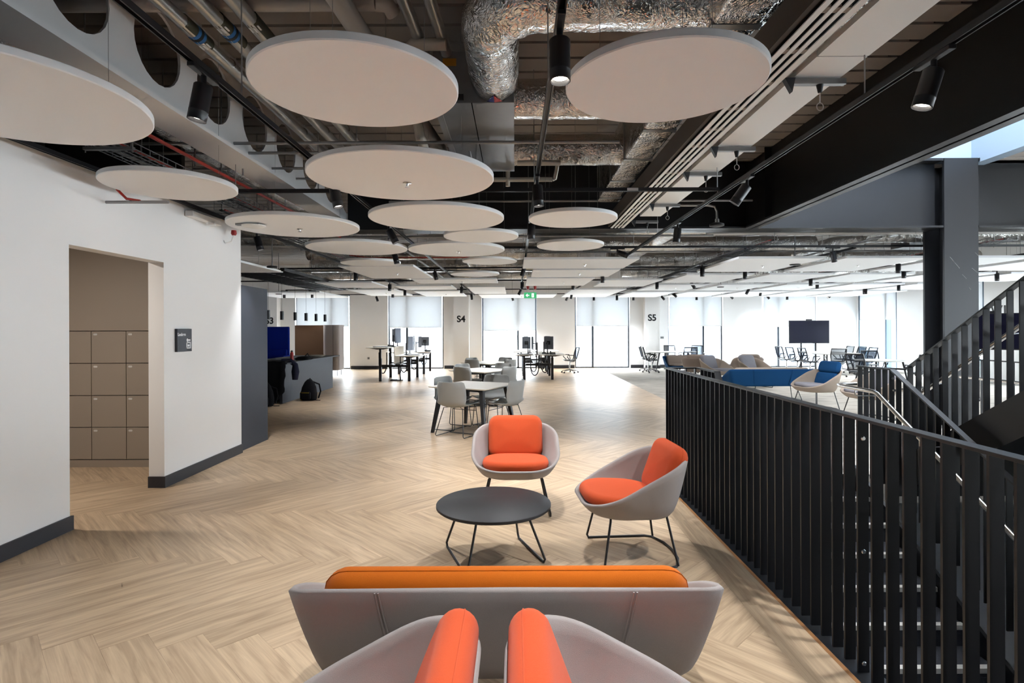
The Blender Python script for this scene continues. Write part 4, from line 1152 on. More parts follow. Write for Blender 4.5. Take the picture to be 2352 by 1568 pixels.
for k, (px, py) in enumerate(((1826, 609), (625, 615), (640, 676), (806, 664), (1655, 660))):
    u, v = uv(px, py); Y = 1.2 * F / -v; X = u * Y / F
    t = thing('pir_sensor', 'flat black ceiling sensor on a drop rod ' + ['in front of the right rafts', 'just beyond the white wall end', 'beside the pendant lamps', 'over the left desks', 'above the lounge'][k], 'sensor', (X, Y, 2.82))
    MB().lathe([(0, 0), (0.09, 0), (0.1, 0.015), (0.09, 0.035), (0, 0.04)], 20).build('head', 'black', t, True)
    MB().rod((0, 0, 0.04), (0, 0, 1.4), 0.012, 8).build('drop_rod', 'conduit', t)
# exit sign and beacons
p = atY(1218, 678, 17.0)
t = thing('exit_sign', 'green illuminated exit sign with white arrow and running figure door', 'sign', p)
MB().box(-0.19, 0, -0.09, 0.19, 0.04, 0.09).build('panel', 'green_sign', t, bevel=0.004)
MB().add([(-0.14, -0.003, 0), (-0.09, -0.003, 0.05), (-0.075, -0.003, 0.035), (-0.095, -0.003, 0.013), (-0.03, -0.003, 0.013), (-0.03, -0.003, -0.013), (-0.095, -0.003, -0.013), (-0.075, -0.003, -0.035), (-0.09, -0.003, -0.05)], [(0, 1, 2, 3, 4, 5, 6, 7, 8)]).build('arrow', 'sign_white', t)
b = MB(); b.box(0.04, -0.003, -0.06, 0.11, 0, 0.06); b.build('door_pictogram', 'sign_white', t)
b = MB(); b.tube([(0.06, -0.006, 0.02), (0.075, -0.006, 0.0), (0.06, -0.006, -0.04)], 0.006, 6); b.tube([(0.075, -0.006, 0.0), (0.095, -0.006, -0.04)], 0.006, 6); b.lathe([(0, -0.01), (0.01, 0), (0, 0.01)], 8, (0.068, -0.006, 0.04)); b.build('figure', 'green_sign', t)
MB().rod((-0.1, 0.02, 0.09), (-0.1, 0.02, 4.27 - p[2]), 0.004, 6).build('hanger', 'conduit', t); MB().rod((0.1, 0.02, 0.09), (0.1, 0.02, 4.27 - p[2]), 0.004, 6).build('hanger', 'conduit', t)
for k, px in enumerate((1212.5, 1229)):
    t = thing('fire_beacon', 'dark red fire beacon above the exit sign, %s one' % ('left' if k == 0 else 'right'), 'alarm', atY(px, 660, 16.9))
    MB().lathe([(0, 0.06), (0.045, 0.06), (0.045, 0.0), (0.03, -0.06), (0, -0.065)], 14).build('body', 'red', t, True)
    MB().rod((0, 0, 0.06), (0, 0, 4.27 - t.location[2]), 0.006, 6).build('drop_rod', 'conduit', t)
# pendants over the counter
for k, (px, py) in enumerate(((616, 719), (647.5, 721), (678, 723), (703, 725), (726, 725.5), (746.5, 727))):
    p = atX(px, py, -5.4)
    t = thing('pendant_lamp', 'black cylinder pendant lamp over the dark counter, %s from the dark partition' % ORD[k], 'pendant lamp', (p[0], p[1], 1.95), group='pendants over the counter')
    MB().lathe([(0, 0.1), (0.036, 0.1), (0.04, 0.096), (0.04, -0.1), (0.034, -0.1), (0.034, -0.08), (0, -0.08)], 20).build('shade', 'black_satin', t, True)
    MB().rod((0, 0, 0.1), (0, 0, 0.914), 0.003, 6).build('cord', 'black', t)
    MB().lathe([(0, -0.081), (0.033, -0.081)], 16).build('lens', 'lamp_glow', t)
# ================================================================== FURNITURE
# ---------- tub shells
def tub(wd, yf, yb, zf, zb, bw, byf, byb, z0, r=0.3, br=0.2, N=80, th=0.03, rings=9, flat=0.72):
    """open shell: outer and inner surface; front is -y. returns (MB, outer loops)"""
    rim = [(x, y + (yf + yb) / 2) for x, y in rrect(wd, yb - yf, r, N)]
    bas = [(x, y + (byf + byb) / 2) for x, y in rrect(bw, byb - byf, br, N)]
    def zr(y):
        s = min(1, max(0, (y - yf) / (yb - yf) / flat)); s = s * s * (3 - 2 * s) * 0.45 + s * 0.55
        return zf + (zb - zf) * s
    outer, inner = [], []
    for k in range(rings + 1):
        t = k / rings; f = t ** 0.72; g = t ** 1.15
        o, i_ = [], []
        for (rx, ry), (bx_, by_) in zip(rim, bas):
            x, y = bx_ + (rx - bx_) * f, by_ + (ry - by_) * f
            z = z0 + (zr(ry) - z0) * g
            o.append((x, y, z))
            cxm, cym = 0, (byf + byb) / 2
            dx, dy = x - cxm, y - cym; L = math.hypot(dx, dy) or 1
            i_.append((x - dx / L * th, y - dy / L * th, z + (th if k < rings else 0) * (1 - t)))
        outer.append(o); inner.append(i_)
    mid = [((a[0] + b_[0]) / 2, (a[1] + b_[1]) / 2, a[2] + 0.012) for a, b_ in zip(outer[-1], inner[-1])]
    cy = (byf + byb) / 2
    b0 = [[(x * f, cy + (y - cy) * f, z0 - 0.0) for x, y, z in outer[0]] for f in (0.03, 0.5, 0.9)]
    b1 = [[(x * f, cy + (y - cy) * f, z0 + th) for x, y, z in inner[0]] for f in (0.9, 0.5, 0.03)]
    m = MB(); m.loops(b0 + outer + [mid] + inner[::-1] + b1)
    return m, outer
def pad_part(parent, name, m, wd, h, d, r, loc, tilt, puff=0.0, seam=True, N=48):
    b = MB(Matrix.Translation(loc) @ Matrix.Rotation(tilt, 4, 'X'))
    b.pad(wd, h, d, r, 6, N, puff)
    o = b.build(name, m, parent, True, angle=180)
    if seam:
        b = MB(Matrix.Translation(loc) @ Matrix.Rotation(tilt, 4, 'X'))
        b.tube([(x, y, 0) for x, y in rrect(wd + 0.001, h + 0.001, r, N)], 0.0022, 6, closed=True)
        b.build('seam', m, o, True)
    return o
def sled(parent, hw, yf, yb, ztop, thw, tyf, tyb, rr=0.0085, m='black_satin'):
    """rod base: legs at the four corners, floor bars and a rear bar"""
    for s in (-1, 1):
        MB().tube([(s * (thw - 0.06), tyf, ztop + 0.01), (s * (thw - 0.01), tyf, ztop - 0.002), (s * thw, tyf - 0.003, ztop - 0.02), (s * hw, yf, 0.03), (s * hw, yf + 0.012, rr)], rr, 10).build('leg', m, parent, True)
        MB().tube([(s * thw * 0.9, tyb, ztop + 0.01), (s * (hw - 0.02), yb, rr + 0.004)], rr, 10).build('leg', m, parent, True)
        MB().tube([(s * hw, yf + 0.006, rr), (s * hw, yb - 0.06, rr), (s * (hw - 0.025), yb - 0.01, rr)], rr, 10).build('floor_bar', m, parent, True)
    MB().tube([(-(hw - 0.025), yb - 0.01, rr), (-hw * 0.5, yb + 0.045, rr), (0, yb + 0.06, rr), (hw * 0.5, yb + 0.045, rr), (hw - 0.025, yb - 0.01, rr)], rr, 10).build('rear_bar', m, parent, True)
def make_lounge(label, shell, cush, seat=None, tall=False, group='lounge chairs'):
    t = thing('lounge_chair', label, 'armchair', group=group)
    m, _ = tub(0.79, -0.375, 0.375, 0.41, 0.705, 0.54, -0.27, 0.27, 0.325, r=0.29, br=0.2, flat=0.92)
    m.build('shell', shell, t, True, angle=180)
    seat = seat or cush
    b = MB(Matrix.Translation((0, -0.075, 0.432)) @ Matrix.Rotation(math.radians(-3), 4, 'X')); b.pad(0.585, 0.55, 0.085, 0.23, 6, 56, 0.012)
    o = b.build('seat_cushion', seat, t, True, angle=180)
    if tall:
        pad_part(t, 'back_cushion', cush, 0.50, 0.26, 0.10, 0.06, (0, 0.225, 0.54), math.radians(72), 0.008)
        pad_part(t, 'headrest_cushion', cush, 0.50, 0.22, 0.10, 0.07, (0, 0.299, 0.767), math.radians(72), 0.008)
    else:
        pad_part(t, 'back_cushion', cush, 0.505, 0.40, 0.125, 0.085, (0, 0.256, 0.60), math.radians(70), 0.014)
    sled(t, 0.30, -0.25, 0.26, 0.33, 0.235, -0.19, 0.2)
    return t
def make_sofa(label, shell, cush, wd=1.57, group='lounge sofas'):
    t = thing('lounge_sofa', label, 'sofa', group=group)
    m, out = tub(wd, -0.375, 0.38, 0.41, 0.70, wd - 0.2, -0.27, 0.26, 0.325, r=0.075, br=0.08, N=120, flat=1.0)
    sh = m.build('shell', shell, t, True, angle=180)
    N = 120
    for sgn in (-1, 1):
        idx = min(range(N), key=lambda i: abs(out[-1][i][0] - sgn * 0.44) + (10 if out[-1][i][1] < 0 else 0))
        pts = []
        for lp in out[1:]:
            x, y, z = lp[idx]; pts.append((x, y + 0.002, z))
        for dx in (-0.006, 0.006):
            MB().tube([(x + dx, y, z) for x, y, z in pts], 0.0032, 6).build('seam', shell, sh, True)
    pad_part(t, 'seat_cushion', cush, wd - 0.2, 0.54, 0.09, 0.12, (0, -0.075, 0.432), math.radians(-3), 0.008, N=80)
    pad_part(t, 'back_cushion', cush, wd - 0.235, 0.36, 0.13, 0.085, (0, 0.24, 0.57), math.radians(72), 0.006, N=96)
    sled(t, wd / 2 - 0.24, -0.24, 0.26, 0.33, wd / 2 - 0.3, -0.19, 0.2)
    return t
och = make_lounge('orange cushioned lounge chair facing the camera behind the black coffee table', 'fab_grey', 'fab_orange', group='orange lounge chairs')
och.location = (0.0, 5.08, 0); och.rotation_euler = (0, 0, 0.0)
# a chair faces its local -y; rz turns it
dup(och, (0.82, 4.06, 0), math.radians(-86), 'orange cushioned lounge chair turned sideways beside the black balustrade')
dup(och, (-0.475, 1.48, 0), math.radians(-90), 'orange cushioned lounge chair at the bottom edge facing left, only its top visible')
dup(och, (0.342, 1.48, 0), math.radians(90), 'orange cushioned lounge chair at the bottom edge facing right, only its top visible')
so = make_sofa('grey sofa with amber back cushion seen from behind at the bottom', 'fab_grey', 'fab_amber')
so.location = (-0.035, 2.34, 0); so.rotation_euler = (0, 0, PI)

# ---------- coffee table
t = thing('coffee_table', 'round black coffee table on bent wire legs', 'coffee table', (-0.155, 3.95, 0))
MB().lathe([(0, 0.375), (0.392, 0.375), (0.402, 0.383), (0.402, 0.397), (0.396, 0.402), (0, 0.402)], 72).build('table_top', 'black', t, True)
fr = [((-0.36, 0.23), (-0.16, -0.32), (-0.24, 0.04), (-0.1, -0.16)), ((0.17, 0.40), (0.355, -0.09), (0.14, 0.12), (0.22, -0.05))]
for a, c, ta, tc_ in fr:
    MB().tube([(ta[0], ta[1], 0.374), (a[0], a[1], 0.035), (a[0] + (c[0] - a[0]) * 0.04, a[1] + (c[1] - a[1]) * 0.04, 0.009), (c[0] + (a[0] - c[0]) * 0.04, c[1] + (a[1] - c[1]) * 0.04, 0.009), (c[0], c[1], 0.035), (tc_[0], tc_[1], 0.374)], 0.0085, 10).build('leg_frame', 'black_satin', t, True)

# ---------- blue and grey lounge group past the stair
bch = make_lounge('tall blue cushioned lounge chair with tan shell past the stair head', 'fab_tan', 'fab_blue', 'fab_slate', tall=True, group='blue and grey lounge chairs')
bch.location = (6.02, 11.25, 0); bch.rotation_euler = (0, 0, math.radians(-78)); bch.scale = (1.08,) * 3
gch = make_lounge('grey cushioned lounge chair with tan shell right of the blue edged sofa', 'fab_tan', 'fab_slate', 'fab_slate', group='blue and grey lounge chairs')
gch.location = (5.5, 15.3, 0); gch.rotation_euler = (0, 0, math.radians(30)); gch.scale = (1.1,) * 3
dup(gch, (6.55, 15.3, 0), math.radians(26), 'grey cushioned lounge chair behind the left end of the blue sofa', scale=1.1)
dup(gch, (6.34, 10.05, 0), math.radians(-85), 'grey lounge chair half hidden by the stair newel panel')
brn = make_lounge('brown lounge chair back behind the left grey lounge chair', 'fab_brown', 'fab_brown', group='blue and grey lounge chairs')
brn.location = (5.3, 16.35, 0); brn.rotation_euler = (0, 0, math.radians(160)); brn.scale = (1.1,) * 3
dup(brn, (6.75, 16.35, 0), math.radians(170), 'brown lounge chair back behind the blue sofa', scale=1.1)
bs = make_sofa('blue sofa seen from behind past the stair', 'fab_blue', 'fab_tan', 1.9)
bs.location = (5.66, 12.7, 0); bs.rotation_euler = (0, 0, PI)
bs2 = make_sofa('blue shell sofa with a brown cushion facing the camera near column S5', 'fab_blue', 'fab_brown', 1.65)
bs2.location = (5.65, 18.1, 0)

# ---------- white tables and grey shell chairs
def make_table(label):
    t = thing('cafe_table', label, 'table', group='white square tables')
    s = 0.53
    MB().loops([[(x * f, y * f, z) for x, y in rrect(2 * s, 2 * s, 0.03, 24)] for f, z in ((0.93, 0.702), (0.985, 0.712), (1.0, 0.722), (0.998, 0.727))]).build('table_top', 'laminate', t, True)
    MB().box(-0.36, -0.36, 0.66, 0.36, 0.36, 0.702).build('apron', 'black_satin', t)
    for sx in (-1, 1):
        for sy in (-1, 1):
            b = MB(); top = (sx * 0.37, sy * 0.37); bot = (sx * 0.475, sy * 0.475)
            L = []
            for (cx, cy), z, hw in ((top, 0.70, 0.034), (bot, 0.0, 0.022)):
                L.append([(cx - hw, cy - hw, z), (cx + hw, cy - hw, z), (cx + hw, cy + hw, z), (cx - hw, cy + hw, z)])
            b.loops(L); b.build('leg', 'black_satin', t, bevel=0.004)
    return t
def make_shell_chair(label):
    t = thing('shell_chair', label, 'chair', group='grey shell chairs')
    # seat and back one bent sheet
    prof = [(-0.22, 0.445), (-0.21, 0.452), (-0.1, 0.44), (0.05, 0.432), (0.14, 0.437), (0.19, 0.47), (0.215, 0.53), (0.235, 0.62), (0.25, 0.72), (0.262, 0.80), (0.264, 0.815)]
    rows = []
    n = 14
    for k, (y, z) in enumerate(prof):
        row = []
        back = max(0, min(1, (z - 0.44) / 0.12)) if y > 0.1 else 0
        hw = 0.242 if k < 9 else (0.222 if k == 9 else 0.18)
        if k == 0: hw = 0.19
        for j in range(n + 1):
            q = -1 + 2 * j / n
            x = hw * q
            curve = abs(q) ** 2.4
            row.append((x, y - back * curve * 0.09, z + (1 - back) * curve * 0.045))
        rows.append(row)
    MB().sheet(rows).build('seat_shell', 'plastic_grey', t, True, angle=180, solid=0.012)
    for s in (-1, 1):
        MB().tube([(s * 0.13, -0.1, 0.425), (s * 0.2, -0.17, 0.42), (s * 0.235, -0.2, 0.03), (s * 0.235, -0.18, 0.008), (s * 0.235, 0.2, 0.008), (s * 0.235, 0.22, 0.03), (s * 0.16, 0.12, 0.42), (s * 0.1, 0.08, 0.427)], 0.0062, 8).build('sled_leg', 'black_satin', t, True)
    MB().rod((-0.225, -0.12, 0.008), (0.225, -0.12, 0.008), 0.006, 8).build('floor_bar', 'black_satin', t, True)
    MB().rod((-0.2, -0.17, 0.36), (0.2, -0.17, 0.36), 0.005, 8).build('cross_bar', 'black_satin', t, True)
    return t
tb0 = make_table('white square table nearest the orange chairs'); tb0.location = (-0.66, 9.0, 0); tb0.rotation_euler = (0, 0, math.radians(-28))
tb1 = dup(tb0, (-0.72, 12.3, 0), math.radians(-38), 'white square table second of the three in line')
tb2 = dup(tb0, (-0.72, 15.0, 0), math.radians(-38), 'white square table farthest of the three in line')
ch0 = make_shell_chair('x'); firstc = True
sides = {0: 'near left side', 1: 'near right side', 2: 'far right side', 3: 'far left side'}
for (cx, cy, rot, tn) in ((-0.66, 9.0, -28, 'nearest'), (-0.72, 12.3, -38, 'second'), (-0.72, 15.0, -38, 'farthest')):
    for k in range(4):
        a = math.radians(rot - 90 + 90 * k)        # outward normal of side k
        d = (0.47, 0.58, 0.55, 0.42)[k]
        loc = (cx + d * math.cos(a), cy + d * math.sin(a), 0)
        rz = a + PI / 2 + PI       # chair front (-y local) points to the table
        rz = a - PI / 2
        lab = 'grey shell chair at the %s of the %s white table' % (sides[k], tn)
        if firstc: ch0.location = loc; ch0.rotation_euler = (0, 0, rz); ch0['label'] = lab; ch0.scale = (1.06, 1.06, 1.02); firstc = False
        else: dup(ch0, loc, rz, lab)

# ---------- task chairs and meeting tables
def make_task(label):
    t = thing('task_chair', label, 'chair', group='mesh task chairs')
    MB().loops([[(x, y + 0.0, z) for x, y in rrect(w_, d_, 0.1, 28)] for w_, d_, z in ((0.40, 0.38, 0.44), (0.47, 0.45, 0.455), (0.47, 0.45, 0.475), (0.42, 0.4, 0.485))]).build('seat', 'monitor', t, True)
    fr_ = [(-0.2, 0.2, 0.52), (-0.235, 0.25, 0.72), (-0.225, 0.31, 0.93), (0.225, 0.31, 0.93), (0.235, 0.25, 0.72), (0.2, 0.2, 0.52)]
    MB().tube(fr_, 0.021, 8, closed=True).build('back_frame', 'black_satin', t, True)
    MB().sheet([[(-0.2 + 0.4 * j / 6, 0.2 + 0.02 * 0, 0.52) for j in range(7)], [(-0.235 + 0.47 * j / 6, 0.265, 0.72) for j in range(7)], [(-0.225 + 0.45 * j / 6, 0.31, 0.93) for j in range(7)]]).build('mesh_back', 'mesh', t)
    MB().tube([(-0.2, 0.2, 0.52), (-0.21, 0.1, 0.42), (0, 0.0, 0.40), (0.21, 0.1, 0.42), (0.2, 0.2, 0.52)], 0.013, 8).build('spine_frame', 'black_satin', t, True)
    for s in (-1, 1):
        MB().tube([(s * 0.22, 0.1, 0.45), (s * 0.29, 0.1, 0.5), (s * 0.3, 0.06, 0.655), (s * 0.3, -0.15, 0.66), (s * 0.29, -0.17, 0.6), (s * 0.24, -0.05, 0.46)], 0.016, 8).build('armrest', 'black_satin', t, True)
    MB().rod((0, 0, 0.09), (0, 0, 0.44), 0.025, 12).build('gas_column', 'chrome', t, True)
    for k in range(5):
        a = k * 2 * PI / 5 + 0.3; c, s = math.cos(a), math.sin(a)
        l = MB().tube([(0, 0, 0.12), (0.16 * c, 0.16 * s, 0.1), (0.31 * c, 0.31 * s, 0.07)], [0.024, 0.018, 0.013], 8).build('leg', 'base_alu', t, True)
        MB().rod((0.31 * c - 0.02 * s, 0.31 * s + 0.02 * c, 0.028), (0.31 * c + 0.02 * s, 0.31 * s - 0.02 * c, 0.028), 0.028, 12).build('caster', 'rubber', l, True)
    return t
mm = bpy.data.materials.new('mesh'); mm.use_nodes = True; nt = mm.node_tree; nt.nodes.remove(nt.nodes['Principled BSDF'])
d_ = nt.nodes.new('ShaderNodeBsdfDiffuse'); d_.inputs[0].default_value = srgb(52, 58, 70); tr_ = nt.nodes.new('ShaderNodeBsdfTransparent'); mx_ = nt.nodes.new('ShaderNodeMixShader'); mx_.inputs[0].default_value = 0.15
nt.links.new(d_.outputs[0], mx_.inputs[1]); nt.links.new(tr_.outputs[0], mx_.inputs[2]); nt.links.new(mx_.outputs[0], nt.nodes['Material Output'].inputs[0]); M['mesh'] = mm
def meeting_table(label, loc, w_, d_, r, rz=0):
    t = thing('meeting_table', label, 'table', loc, rz)
    MB().loops([[(x * f, y * f, z) for x, y in rrect(w_, d_, r, 48)] for f, z in ((0.97, 0.715), (1, 0.728), (1, 0.74))]).build('table_top', 'laminate', t, True)
    for sx in (-1, 1):
        for sy in (-1, 1):
            MB().rod((sx * w_ * 0.28, sy * d_ * 0.28, 0.715), (sx * w_ * 0.36, sy * d_ * 0.36, 0), 0.028, 10, 0.018).build('leg', 'black_satin', t, True)
    return t
meeting_table('white meeting table in front of column S5', (5.9, 21.2, 0), 1.9, 1.1, 0.3)
meeting_table('white meeting table below the big presentation screen', (11.0, 19.9, 0), 1.5, 2.4, 0.3)
meeting_table('round white table right of the screen beside the stair', (9.9, 15.2, 0), 1.25, 1.25, 0.62)
tk0 = make_task('x'); ft = True
for (x, y, rz, lab) in (
        (5.0, 20.6, 80, 'at the left end of the table by column S5, front'), (5.05, 21.35, 85, 'at the left end of the table by column S5, rear'), (6.3, 20.35, 175, 'with its back to the camera at the table by column S5'),
        (6.2, 22.1, 10, 'behind the table by column S5, left one'), (7.05, 21.9, -30, 'behind the table by column S5, right one'),
        (10.0, 19.05, 95, 'left of the screen table, front one'), (9.95, 19.8, 95, 'left of the screen table, middle one'), (9.95, 20.6, 95, 'left of the screen table, rear one'), (10.55, 18.5, 170, 'with its back to the camera at the screen table'),
        (11.95, 19.2, -90, 'right of the screen table, front one'), (12.0, 19.9, -90, 'right of the screen table, middle one'), (12.0, 20.6, -90, 'right of the screen table, rear one'),
        (9.05, 14.7, 120, 'left of the round side table'), (10.2, 14.1, 175, 'in front of the round side table beside the stair'), (10.35, 16.2, -10, 'behind the round side table'), (2.0, 20.6, -80, 'at the right side of the shared desks')):
    # local front is -y; rz gives the direction the back points away from
    a = math.radians(rz + 180 if False else rz)
    r_ = {True: a}.get(True)
    lab = 'black mesh task chair ' + lab
    rot = math.radians(rz)
    if ft: tk0.location = (x, y, 0); tk0.rotation_euler = (0, 0, rot); tk0['label'] = lab; ft = False
    else: dup(tk0, (x, y, 0), rot, lab)

# ---------- screens
def big_screen(label, c, w_, h_, z, rz=0):
    t = thing('presentation_screen', label, 'screen', (c[0], c[1], 0), rz)
    s = MB().box(-w_ / 2, -0.03, z - h_ / 2, w_ / 2, 0.03, z + h_ / 2).build('housing', 'black', t, bevel=0.004)
    MB().box(-w_ / 2 + 0.02, -0.033, z - h_ / 2 + 0.03, w_ / 2 - 0.02, -0.03, z + h_ / 2 - 0.02).build('display', 'screen', s)
    MB().box(-0.1, -0.04, z + h_ / 2, 0.1, 0.03, z + h_ / 2 + 0.05).build('camera_bar', 'black', t)
    for sx in (-0.28, 0.28):
        MB().box(sx - 0.03, 0.03, 0.02, sx + 0.03, 0.07, z).build('leg', 'black', t)
        MB().box(sx - 0.035, -0.3, 0.0, sx + 0.035, 0.35, 0.035).build('foot', 'black', t)
    return t
p = atY(1858, 762, 21.6)
t = big_screen('large dark presentation screen on a stand before the far window', p, 1.54, 0.88, p[2])
MB().tube([(0.72, 0.04, p[2] - 0.3)] + [(0.78 + 0.09 * math.sin(a), 0.04, p[2] - 0.52 + 0.09 * math.cos(a)) for a in [0.5 * q for q in range(14)]], 0.008, 6).build('cable_loop', 'frame_blue', t, True)
p = atX(2284, 762, 10.5)
big_screen('dark presentation screen glimpsed between the bars of the upward flight', p, 1.25, 0.8, 1.52, math.radians(-40))

# ---------- benches of desks
def make_desk(name, label, x0, x1, y0, y1, z, legx, group):
    t = thing(name, label, 'desk', ((x0 + x1) / 2, (y0 + y1) / 2, 0), group=group)
    ox, oy = (x0 + x1) / 2, (y0 + y1) / 2
    MB().loops([[(x * f, y * f2, zz) for x, y in rrect(x1 - x0, y1 - y0, 0.04, 24)] for f, f2, zz in ((0.9, 0.95, z - 0.025), (1, 1, z - 0.012), (1, 1, z))]).build('desk_top', 'laminate', t, True)
    for yy in (y0 + 0.15, y1 - 0.15):
        MB().box(legx - ox - 0.04, yy - oy - 0.045, 0, legx - ox + 0.04, yy - oy + 0.045, min(z - 0.1, 0.72)).build('leg', 'black_satin', t, bevel=0.006)
        MB().box(legx - ox - 0.03, yy - oy - 0.035, min(z - 0.1, 0.72), legx - ox + 0.03, yy - oy + 0.035, z - 0.03).build('leg_extension', 'black_satin', t)
        MB().add([(x0 - ox + 0.1, yy - oy - 0.03, z - 0.025), (x1 - ox - 0.1, yy - oy - 0.03, z - 0.025), (legx - ox + 0.1, yy - oy - 0.03, z - 0.065), (legx - ox - 0.1, yy - oy - 0.03, z - 0.065),
                  (x0 - ox + 0.1, yy - oy + 0.03, z - 0.025), (x1 - ox - 0.1, yy - oy + 0.03, z - 0.025), (legx - ox + 0.1, yy - oy + 0.03, z - 0.065), (legx - ox - 0.1, yy - oy + 0.03, z - 0.065)],
                 [(0, 1, 2, 3), (7, 6, 5, 4), (0, 4, 5, 1), (1, 5, 6, 2), (2, 6, 7, 3), (3, 7, 4, 0)]).build('support_arm', 'black_satin', t)
    return t
def make_frame(label, xa, xb_, y0, y1):  # bench underframe joining two desks, carrying a cable tray
    t = thing('bench_underframe', label, 'cable tray', ((xa + xb_) / 2, y0, 0))
    hw = (xb_ - xa) / 2
    for yy in (0.15, y1 - y0 - 0.15):
        MB().box(-hw + 0.042, yy - 0.025, 0.44, hw - 0.042, yy + 0.025, 0.52).build('cross_bar', 'black_satin', t)
    MB().box(-0.03, 0.1, 0.45, 0.03, y1 - y0 - 0.1, 0.51).build('long_bar', 'black_satin', t)
    MB().box(-0.16, 0.2, 0.52, 0.16, y1 - y0 - 0.2, 0.535).build('cable_tray', 'galv', t)
    return t
def monitor(label, loc, rz, w_=0.5, h_=0.32, z=0.42, arm=True):
    t = thing('monitor', label, 'monitor', loc, 0, group='desk monitors')
    MM = Matrix.Rotation(rz, 4, 'Z')
    h = MB(MM).box(-w_ / 2, -0.16, z - h_ / 2, w_ / 2, -0.135, z + h_ / 2).build('housing', 'monitor_back', t, bevel=0.004)
    MB(MM).box(-w_ / 2 + 0.01, -0.162, z - h_ / 2 + 0.012, w_ / 2 - 0.01, -0.16, z + h_ / 2 - 0.01).build('display', 'screen', h)
    MB(MM).box(-0.06, -0.135, z - 0.06, 0.06, -0.12, z + 0.06).build('mount_plate', 'black', t)
    MB(MM).tube([(0, -0.12, z), (0.06, -0.06, z - 0.02), (0, 0, z - 0.05)], 0.018, 8).build('arm', 'black', t, True)
    MB().rod((0, 0, 0), (0, 0, z + 0.02), 0.02, 10).build('pole', 'black', t, True)
    MB().box(-0.06, -0.06, 0, 0.06, 0.06, 0.015).build('clamp', 'black', t)
    return t
def clutter(kind, label, loc, rz=0):
    t = thing(kind, label, kind.replace('desk_', ''), loc, rz)
    if kind == 'keyboard':
        MB().box(-0.22, -0.07, 0, 0.22, 0.07, 0.016).build('base', 'black', t, bevel=0.004)
        MB().box(-0.21, -0.06, 0.016, 0.21, 0.06, 0.021).build('keys', 'monitor', t)
    elif kind == 'desk_phone':
        MB().add([(-0.09, -0.1, 0), (0.09, -0.1, 0), (0.09, 0.1, 0), (-0.09, 0.1, 0), (-0.09, -0.1, 0.015), (0.09, -0.1, 0.015), (0.09, 0.1, 0.06), (-0.09, 0.1, 0.06)], [(0, 3, 2, 1), (4, 5, 6, 7), (0, 1, 5, 4), (1, 2, 6, 5), (2, 3, 7, 6), (3, 0, 4, 7)]).build('base', 'black', t)
        MB().tube([(-0.06, -0.09, 0.05), (-0.06, 0, 0.07), (-0.06, 0.09, 0.09)], [0.022, 0.014, 0.022], 8).build('handset', 'black', t, True)
    else:
        MB().lathe([(0, 0), (0.03, 0), (0.032, 0.012), (0.02, 0.03), (0, 0.034)], 14).build('body', 'black', t, True)
    return t
def cable_loop(label, x, y, z, wd, drop, m='rubber'):
    t = thing('cable_loop', label, 'cable', (x, y, 0))
    pts = [(-wd / 2, 0, z)] + [(-wd / 2 * math.cos(a), 0.03 * math.sin(a * 2), z - drop * 0.55 - drop * 0.45 * math.sin(a)) for a in [k * PI / 10 for k in range(11)]] + [(wd / 2, 0, z)]
    MB().tube(pts, 0.017, 8).build('sleeve', m, t, True)
    return t
G1, G2 = 'left bench desks', 'middle bench desks'
make_desk('standing_desk', 'raised white standing desk on black legs, left of its pair', -4.66, -3.78, 17.35, 19.1, 1.06, -4.2, G1)
make_desk('standing_desk', 'white desk at normal height beside the raised one, near half', -3.74, -2.88, 17.35, 19.1, 0.80, -3.3, G1)
make_desk('standing_desk', 'white desk beside the raised one, half nearer the window', -3.74, -2.88, 20.15, 21.95, 0.80, -3.3, G1)
make_desk('standing_desk', 'white desk behind the raised one, half nearer the window', -4.66, -3.78, 20.15, 21.95, 0.80, -4.2, G1)
make_frame('black underframe linking the left bench desks, near', -4.2, -3.3, 17.35, 19.1); make_frame('black underframe linking the left bench desks, by the window', -4.2, -3.3, 20.15, 21.95)
t = thing('desk_screen', 'beige fabric divider between the raised desk and its neighbour', 'divider', (-3.76, 18.2, 0.55)); MB().box(-0.012, -0.75, 0, 0.012, 0.75, 0.52).build('panel', 'desk_beige', t, bevel=0.005); MB().box(-0.016, -0.76, -0.02, 0.016, 0.76, 0).build('rail', 'black', t)
make_desk('standing_desk', 'white shared desk with hanging cables, left half', -0.1, 0.74, 17.75, 19.5, 0.80, 0.29, G2)
make_desk('standing_desk', 'white shared desk with hanging cables, right half', 0.78, 1.6, 17.75, 19.5, 0.80, 1.18, G2)
make_desk('standing_desk', 'white shared desk left half nearer the window', -0.1, 0.74, 20.0, 21.7, 0.80, 0.29, G2)
make_desk('standing_desk', 'white shared desk right half nearer the window', 0.78, 1.6, 20.0, 21.7, 0.80, 1.18, G2)
make_frame('black underframe linking the middle bench desks, near', 0.29, 1.18, 17.75, 19.5); make_frame('black underframe linking the middle bench desks, by the window', 0.29, 1.18, 20.0, 21.7)
